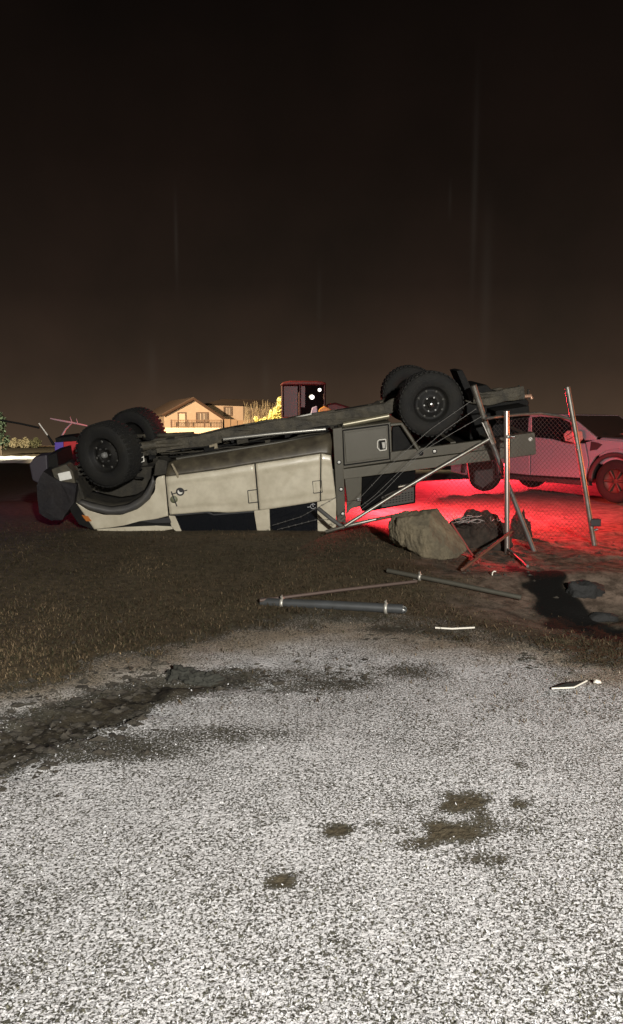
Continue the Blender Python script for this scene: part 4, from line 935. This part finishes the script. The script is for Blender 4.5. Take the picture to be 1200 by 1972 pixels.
# chain link
def inside(x, y, pl):
    c = False; j = len(pl) - 1
    for i in range(len(pl)):
        if (pl[i][1] > y) != (pl[j][1] > y) and x < (pl[j][0] - pl[i][0]) * (y - pl[i][1]) / (pl[j][1] - pl[i][1]) + pl[i][0]: c = not c
        j = i
    return c
CLP = [(790, 1000), (835, 940), (880, 900), (935, 850), (955, 806), (1040, 799), (1094, 806), (1112, 860), (1143, 1038), (1085, 1036), (1030, 1046), (975, 1030), (905, 1012)]
cl = MB()
dep = lambda px: float(np.interp(px, [780, 935, 975, 1145], [8.20, 8.45, 8.58, 9.08]))
for sgn in (1, -1):
    for c in np.arange(-700, 2600, 9.2):
        run = []
        for px in np.arange(780, 1150, 4.6):
            py = c + sgn * px * 1.15 + 4 * math.sin(px * .03 + sgn)
            if inside(px, py, CLP):
                z = .006 * (1 if int(round(px / 4.6)) % 2 else -1) * sgn
                run.append(at(px, py, dep(px) + z + .04 * math.sin(px * .02) * math.sin(py * .02)))
            else:
                if len(run) > 1: cl.tube(run, .0017, 3, cap=False)
                run = []
        if len(run) > 1: cl.tube(run, .0017, 3, cap=False)
tag(cl.build('chain_link_mesh', mat('dark_wire', (.10, .085, .08), .5, .5)), 'torn chain-link mesh hanging between the leaning fence posts', 'fence mesh')

# poles on the ground
def ground_pole(name, lab, a, b, r, m, clamps=(), za=0, zb=0):
    A_, B3 = hpt(*a) + [0, 0, r * .7 + za], hpt(*b) + [0, 0, r * .7 + zb]
    R0 = empty(name, A_); tag(R0, lab, 'pole')
    MB().tube([(0, 0, 0), (B3 - A_) * .5 + [0, 0, .004], B3 - A_], r, 14).build('pipe', m, R0)
    if clamps:
        for t in clamps:
            d = (B3 - A_); u = Vector(d).normalized(); c_ = d * t; rt = u.to_track_quat('Y', 'Z').to_matrix()
            rg = MB().lathe([(r + .001, -.012), (r + .008, -.012), (r + .008, .012), (r + .001, .012)], 18)
            rg.tube([(.0, 0, r), (.012, .0, r + .03), (.03, 0, r + .02)], .008, 6)
            rg.tube([(-.0, 0, -r), (-.02, -.03, -r - .015), (.0, -.06, -r - .02)], .012, 6)
            o = rg.build('clamp', mat('pale_clamp', (.5, .48, .42), .45, .5), R0); o.location = tuple(c_); o.rotation_euler = rt.to_euler()
    return R0
gp = ground_pole('fallen_post', 'grey fence post with two clamps lying at the edge of the grass', (503, 1163), (776, 1184), .036, mat('wet_grey_pipe', (.085, .09, .092), .45, .4, col2=(.05, .05, .045), scale=7), (.155, .885), -.01, .02)
d_ = (hpt(776, 1184) + [0, 0, .045]) - np.array(gp.location); MB().lathe([(0, 0), (.018, -.006), (.03, -.02)], 12, tuple(d_)).build('end_cap', chrome, gp)
ground_pole('fallen_thin_rail', 'thin dark rail lying on the grass above the clamped post', (500, 1166), (802, 1128), .014, mat('brown_pipe', (.12, .085, .07), .5, .3), (), .03, .03)
ground_pole('fallen_long_rail', 'grey rail with one clamp lying below the boulder', (746, 1106), (1005, 1131), .021, mat('muddy_pipe', (.10, .095, .075), .55, .4, col2=(.06, .055, .04)), (.26,), .02, .03)
A_ = hpt(890, 1101); thing_tube('rusty_brace', 'rusty brace leaning up from the ground to the upright post', 'pole', [A_ + [0, 0, .02], at(985, 1024, 8.35)], .015, rust)
A_ = hpt(1016, 1094); thing_tube('short_stub', 'short pale pipe stub lying at the foot of the upright post', 'pole', [A_ + [0, 0, .02], hpt(976, 1064) + [0, 0, .05]], .015, pipeg)
thing_tube('red_rod', 'thin reddish rod lying against the right side of the boulder', 'rod', [at(870, 1008, 7.95), at(905, 1062, 7.75), hpt(922, 1086) + [0, 0, .01]], .010, mat('red_rod', (.3, .06, .05), .5))

# boulder
bm = bmesh.new(); by = hpt(825, 1078)[1] + .05
pts = []
for px, py, dy in ((748, 1012, .32), (757, 992, .34), (790, 985, .36), (832, 980, .30), (842, 980, .32), (872, 1016, .36), (903, 1056, .28), (880, 1075, .10), (850, 1079, .02), (820, 1074, .03), (772, 1050, .14), (751, 1032, .25),
                   (770, 1000, .14), (828, 990, .12), (800, 1040, .04), (824, 1030, -.02), (865, 1030, .14), (872, 1060, .08)):
    pts.append(at(px, py, by + dy))
pts += [at(760, 1000, by + .75), at(840, 990, by + .8), at(895, 1050, by + .75), at(760, 1050, by + .7), at(860, 1075, by + .6)]
bo = np.mean(pts, 0); bo[2] = pts[8][2]
vs_ = [bm.verts.new(tuple(p - bo)) for p in pts]
bmesh.ops.convex_hull(bm, input=vs_)
bmesh.ops.triangulate(bm, faces=bm.faces[:])
for _ in range(4): bmesh.ops.subdivide_edges(bm, edges=bm.edges[:], cuts=1, use_grid_fill=True)
from mathutils import noise as mn
bmesh.ops.smooth_vert(bm, verts=bm.verts[:], factor=.5, use_axis_x=True, use_axis_y=True, use_axis_z=True)
bm.normal_update()
for v in bm.verts:
    c = v.co; left = 1 if c.x < -.02 else .35
    k = left * (.022 * mn.fractal(Vector((c.x * 9, c.y * 9, c.z * 3)), 1, 2, 4) + .012 * abs(mn.noise(Vector((c.x * 30, c.y * 30, c.z * 8))))) + .004 * mn.noise(c * 40)
    v.co += v.normal * k
me_ = D.meshes.new('boulder'); bm.to_mesh(me_); bm.free()
me_.materials.append(mat('boulder_stone', (.18, .148, .092), .9, col2=(.085, .072, .047), scale=5, amount=.95, bump=.9, bscale=22))
bo_o = D.objects.new('boulder', me_); COL.objects.link(bo_o); bo_o.location = tuple(bo); tag(bo_o, 'large tan boulder beside the tail of the overturned truck', 'boulder')

def lump(c, r, amp, m, name, seed=0, fr=4., sub=4):
    bm = bmesh.new(); bmesh.ops.create_icosphere(bm, subdivisions=sub, radius=1)
    for v in bm.verts:
        n_ = mn.fractal(Vector(v.co) * fr * .5 + Vector((seed, seed * 2, 0)), .9, 2, 5)
        k = 1 + amp * n_
        v.co = Vector((v.co.x * r[0] * k, v.co.y * r[1] * k, max(v.co.z, -.25) * r[2] * k))
    m2 = D.meshes.new(name); bm.to_mesh(m2); bm.free(); m2.materials.append(m); m2.polygons.foreach_set('use_smooth', [True] * len(m2.polygons))
    o = D.objects.new(name, m2); COL.objects.link(o); o.location = tuple(map(float, c)); return o
c = hpt(930, 1058); c = c + [0, .35, -.02]
tag(lump(c, (.40, .34, .40), .30, mat('brown_soil', (.05, .036, .026), .95, col2=(.018, .014, .010), scale=9, amount=.9, bump=1., bscale=24), 'dirt_mound', 3, 3, 5), 'heap of dark torn-up soil behind the boulder', 'dirt mound')
c = hpt(1012, 1040); tag(lump(c + [-.02, .2, 0], (.14, .15, .30), .5, mat('brown_soil', (.05, .036, .026), .95), 'dirt_mound', 9, 5), 'narrow dark clod of soil behind the leaning post', 'dirt mound')
c = hpt(1128, 1126); tag(lump(c + [0, .05, -.01], (.17, .10, .13), .35, mat('wet_dark_clod', (.012, .012, .011), .8, bump=.6), 'soil_clod', 5, 3), 'dark sodden clod lying on the red-lit dirt', 'soil clod', 'soil clods thrown up by the crash')
c = hpt(1166, 1134); tag(lump(c, (.12, .06, .05), .35, mat('wet_dark_clod', (.012, .012, .011), .8, bump=.6), 'soil_clod', 6, 3, 3), 'flat small clod right of the larger sodden clod', 'soil clod', 'soil clods thrown up by the crash')
for i, (px, py, r, lab) in enumerate(((350, 1306, .085, 'torn turf clod lying on the snowy track, leftmost of three'), (376, 1308, .075, 'torn turf clod in the middle of three on the track'), (404, 1310, .07, 'torn turf clod lying rightmost of three on the track'))):
    tag(lump(hpt(px, py), (r, r * .7, r * .55), .6, mat('turf_clod', (.022, .022, .016), .95, col2=(.055, .055, .045), scale=14, amount=.6, bump=.8), 'soil_clod', 20 + i, 5, 4), lab, 'soil clod', 'soil clods thrown up by the crash')
# small clods along the ruts and pit
cl_ = MB(); ico = [(0, 0, 1), (.9, 0, .35), (.28, .85, .35), (-.72, .52, .35), (-.72, -.52, .35), (.28, -.85, .35), (0, 0, -.6)]
icf = [(0, 1, 2), (0, 2, 3), (0, 3, 4), (0, 4, 5), (0, 5, 1), (6, 2, 1), (6, 3, 2), (6, 4, 3), (6, 5, 4), (6, 1, 5)]
def clods(n_, px0, px1, pyf, sp, s0, s1):
    for _ in range(n_):
        px = rng.uniform(px0, px1); py = pyf(px) + rng.normal(0, sp); P_ = hpt(px, py); s_ = s0 + (s1 - s0) * rng.random() ** 3; a_ = rng.uniform(0, 6.28)
        k = rng.uniform(.35, 1.7, (7, 3)) * s_
        cl_.add([(P_[0] + (q_[0] * math.cos(a_) - q_[1] * math.sin(a_)) * kk[0] * 1.3, P_[1] + (q_[0] * math.sin(a_) + q_[1] * math.cos(a_)) * kk[1], P_[2] + q_[2] * kk[2] * .6) for q_, kk in zip(ico, k)], icf)
clods(800, -120, 300, lambda x: 1440 - .35 * x, 46, .004, .030)
clods(300, 200, 720, lambda x: 1322 - .03 * x, 14, .006, .026)
clods(150, 1000, 1290, lambda x: 1262 + .03 * (x - 1010), 14, .005, .022)
clods(260, 850, 1280, lambda x: 1072, 26, .006, .026)
clods(120, 690, 900, lambda x: 1215, 14, .006, .02)
tag(cl_.build('mud_clods', mat('frosted_soil', (.028, .023, .016), .95, col2=(.075, .066, .05), scale=16, amount=.8, bump=.8)), 'small dark clods of mud scattered along the ruts', kind='stuff')
# wire tangle by the mound
tw0 = at(900, 998, 8.3); tg = empty('wire_tangle', tw0); tag(tg, 'tangle of loose wire on top of the soil heap', 'wire'); twm = mat('dull_tangle_wire', (.25, .22, .2), .4, .6)
for k in range(11):
    px = rng.uniform(870, 925); py = rng.uniform(990, 1002); rr = rng.uniform(8, 20); Yd = rng.uniform(8.1, 8.5)
    if k > 8: px, py, rr, Yd = 955 + (k - 9) * 13, 999, 8, 8.55
    MB().tube([at(px + rr * math.cos(t) * 1.3, py + rr * .35 * math.sin(t) + 3 * math.sin(3 * t), Yd) - tw0 for t in np.linspace(rng.uniform(0, 2), rng.uniform(3.2, 6), 16)], .004, 5).build('wire_loop', twm, tg)
# small debris
cr = mat('cream_plastic', (.72, .68, .58), .5)
c = hpt(948, 1110); thing_tube('plastic_hook', 'small white curved hook lying in the shadow below the post', 'debris', [c + [0, 0, .01], c + [.002, 0, .035], c + [.015, 0, .047], c + [.032, 0, .045]], .006, cr, 6)
thing_tube('pale_stick', 'thin cream stick lying right of the clamped post', 'debris', [hpt(838, 1212) + [0, 0, .012], hpt(870, 1214) + [0, 0, .012], hpt(914, 1212.5) + [0, 0, .015]], .007, cr, 6)
A_, M_, B3 = hpt(1062, 1330), hpt(1105, 1328), hpt(1130, 1316)
sd = empty('broken_trim', A_); tag(sd, 'curved dark piece of trim with a white edge lying on the snow', 'debris')
edge = resample([A_ + [0, 0, .012], M_ + [0, 0, .012], B3 + [0, 0, .015]], 12); bkk = resample([A_ + [.01, .03, .008], M_ + [-.02, .07, .015], B3 + [0, .01, .012]], 12)
MB().tube(edge - A_, .005, 6).build('white_edge', cr, sd)
MB().loft((edge - A_).tolist(), (bkk - A_).tolist(), 4).build('shell', mat('dark_trim', (.03, .034, .03), .7), sd, solid=.004)
c = hpt(1150, 1317); tag(lump(c + [0, 0, .01], (.022, .015, .014), .3, cr, 'plastic_chip', 2, 3, 3), 'small pale chip beside the curved trim on the snow', 'debris')
thing_tube('slack_cable', 'dark slack cable trailing left from the antenna tip', 'cable', [at(-60, 800, 9.3), at(0, 809, 9.35), at(40, 816, 9.4), at(76, 824, 9.42)], .012, blackm, 6)
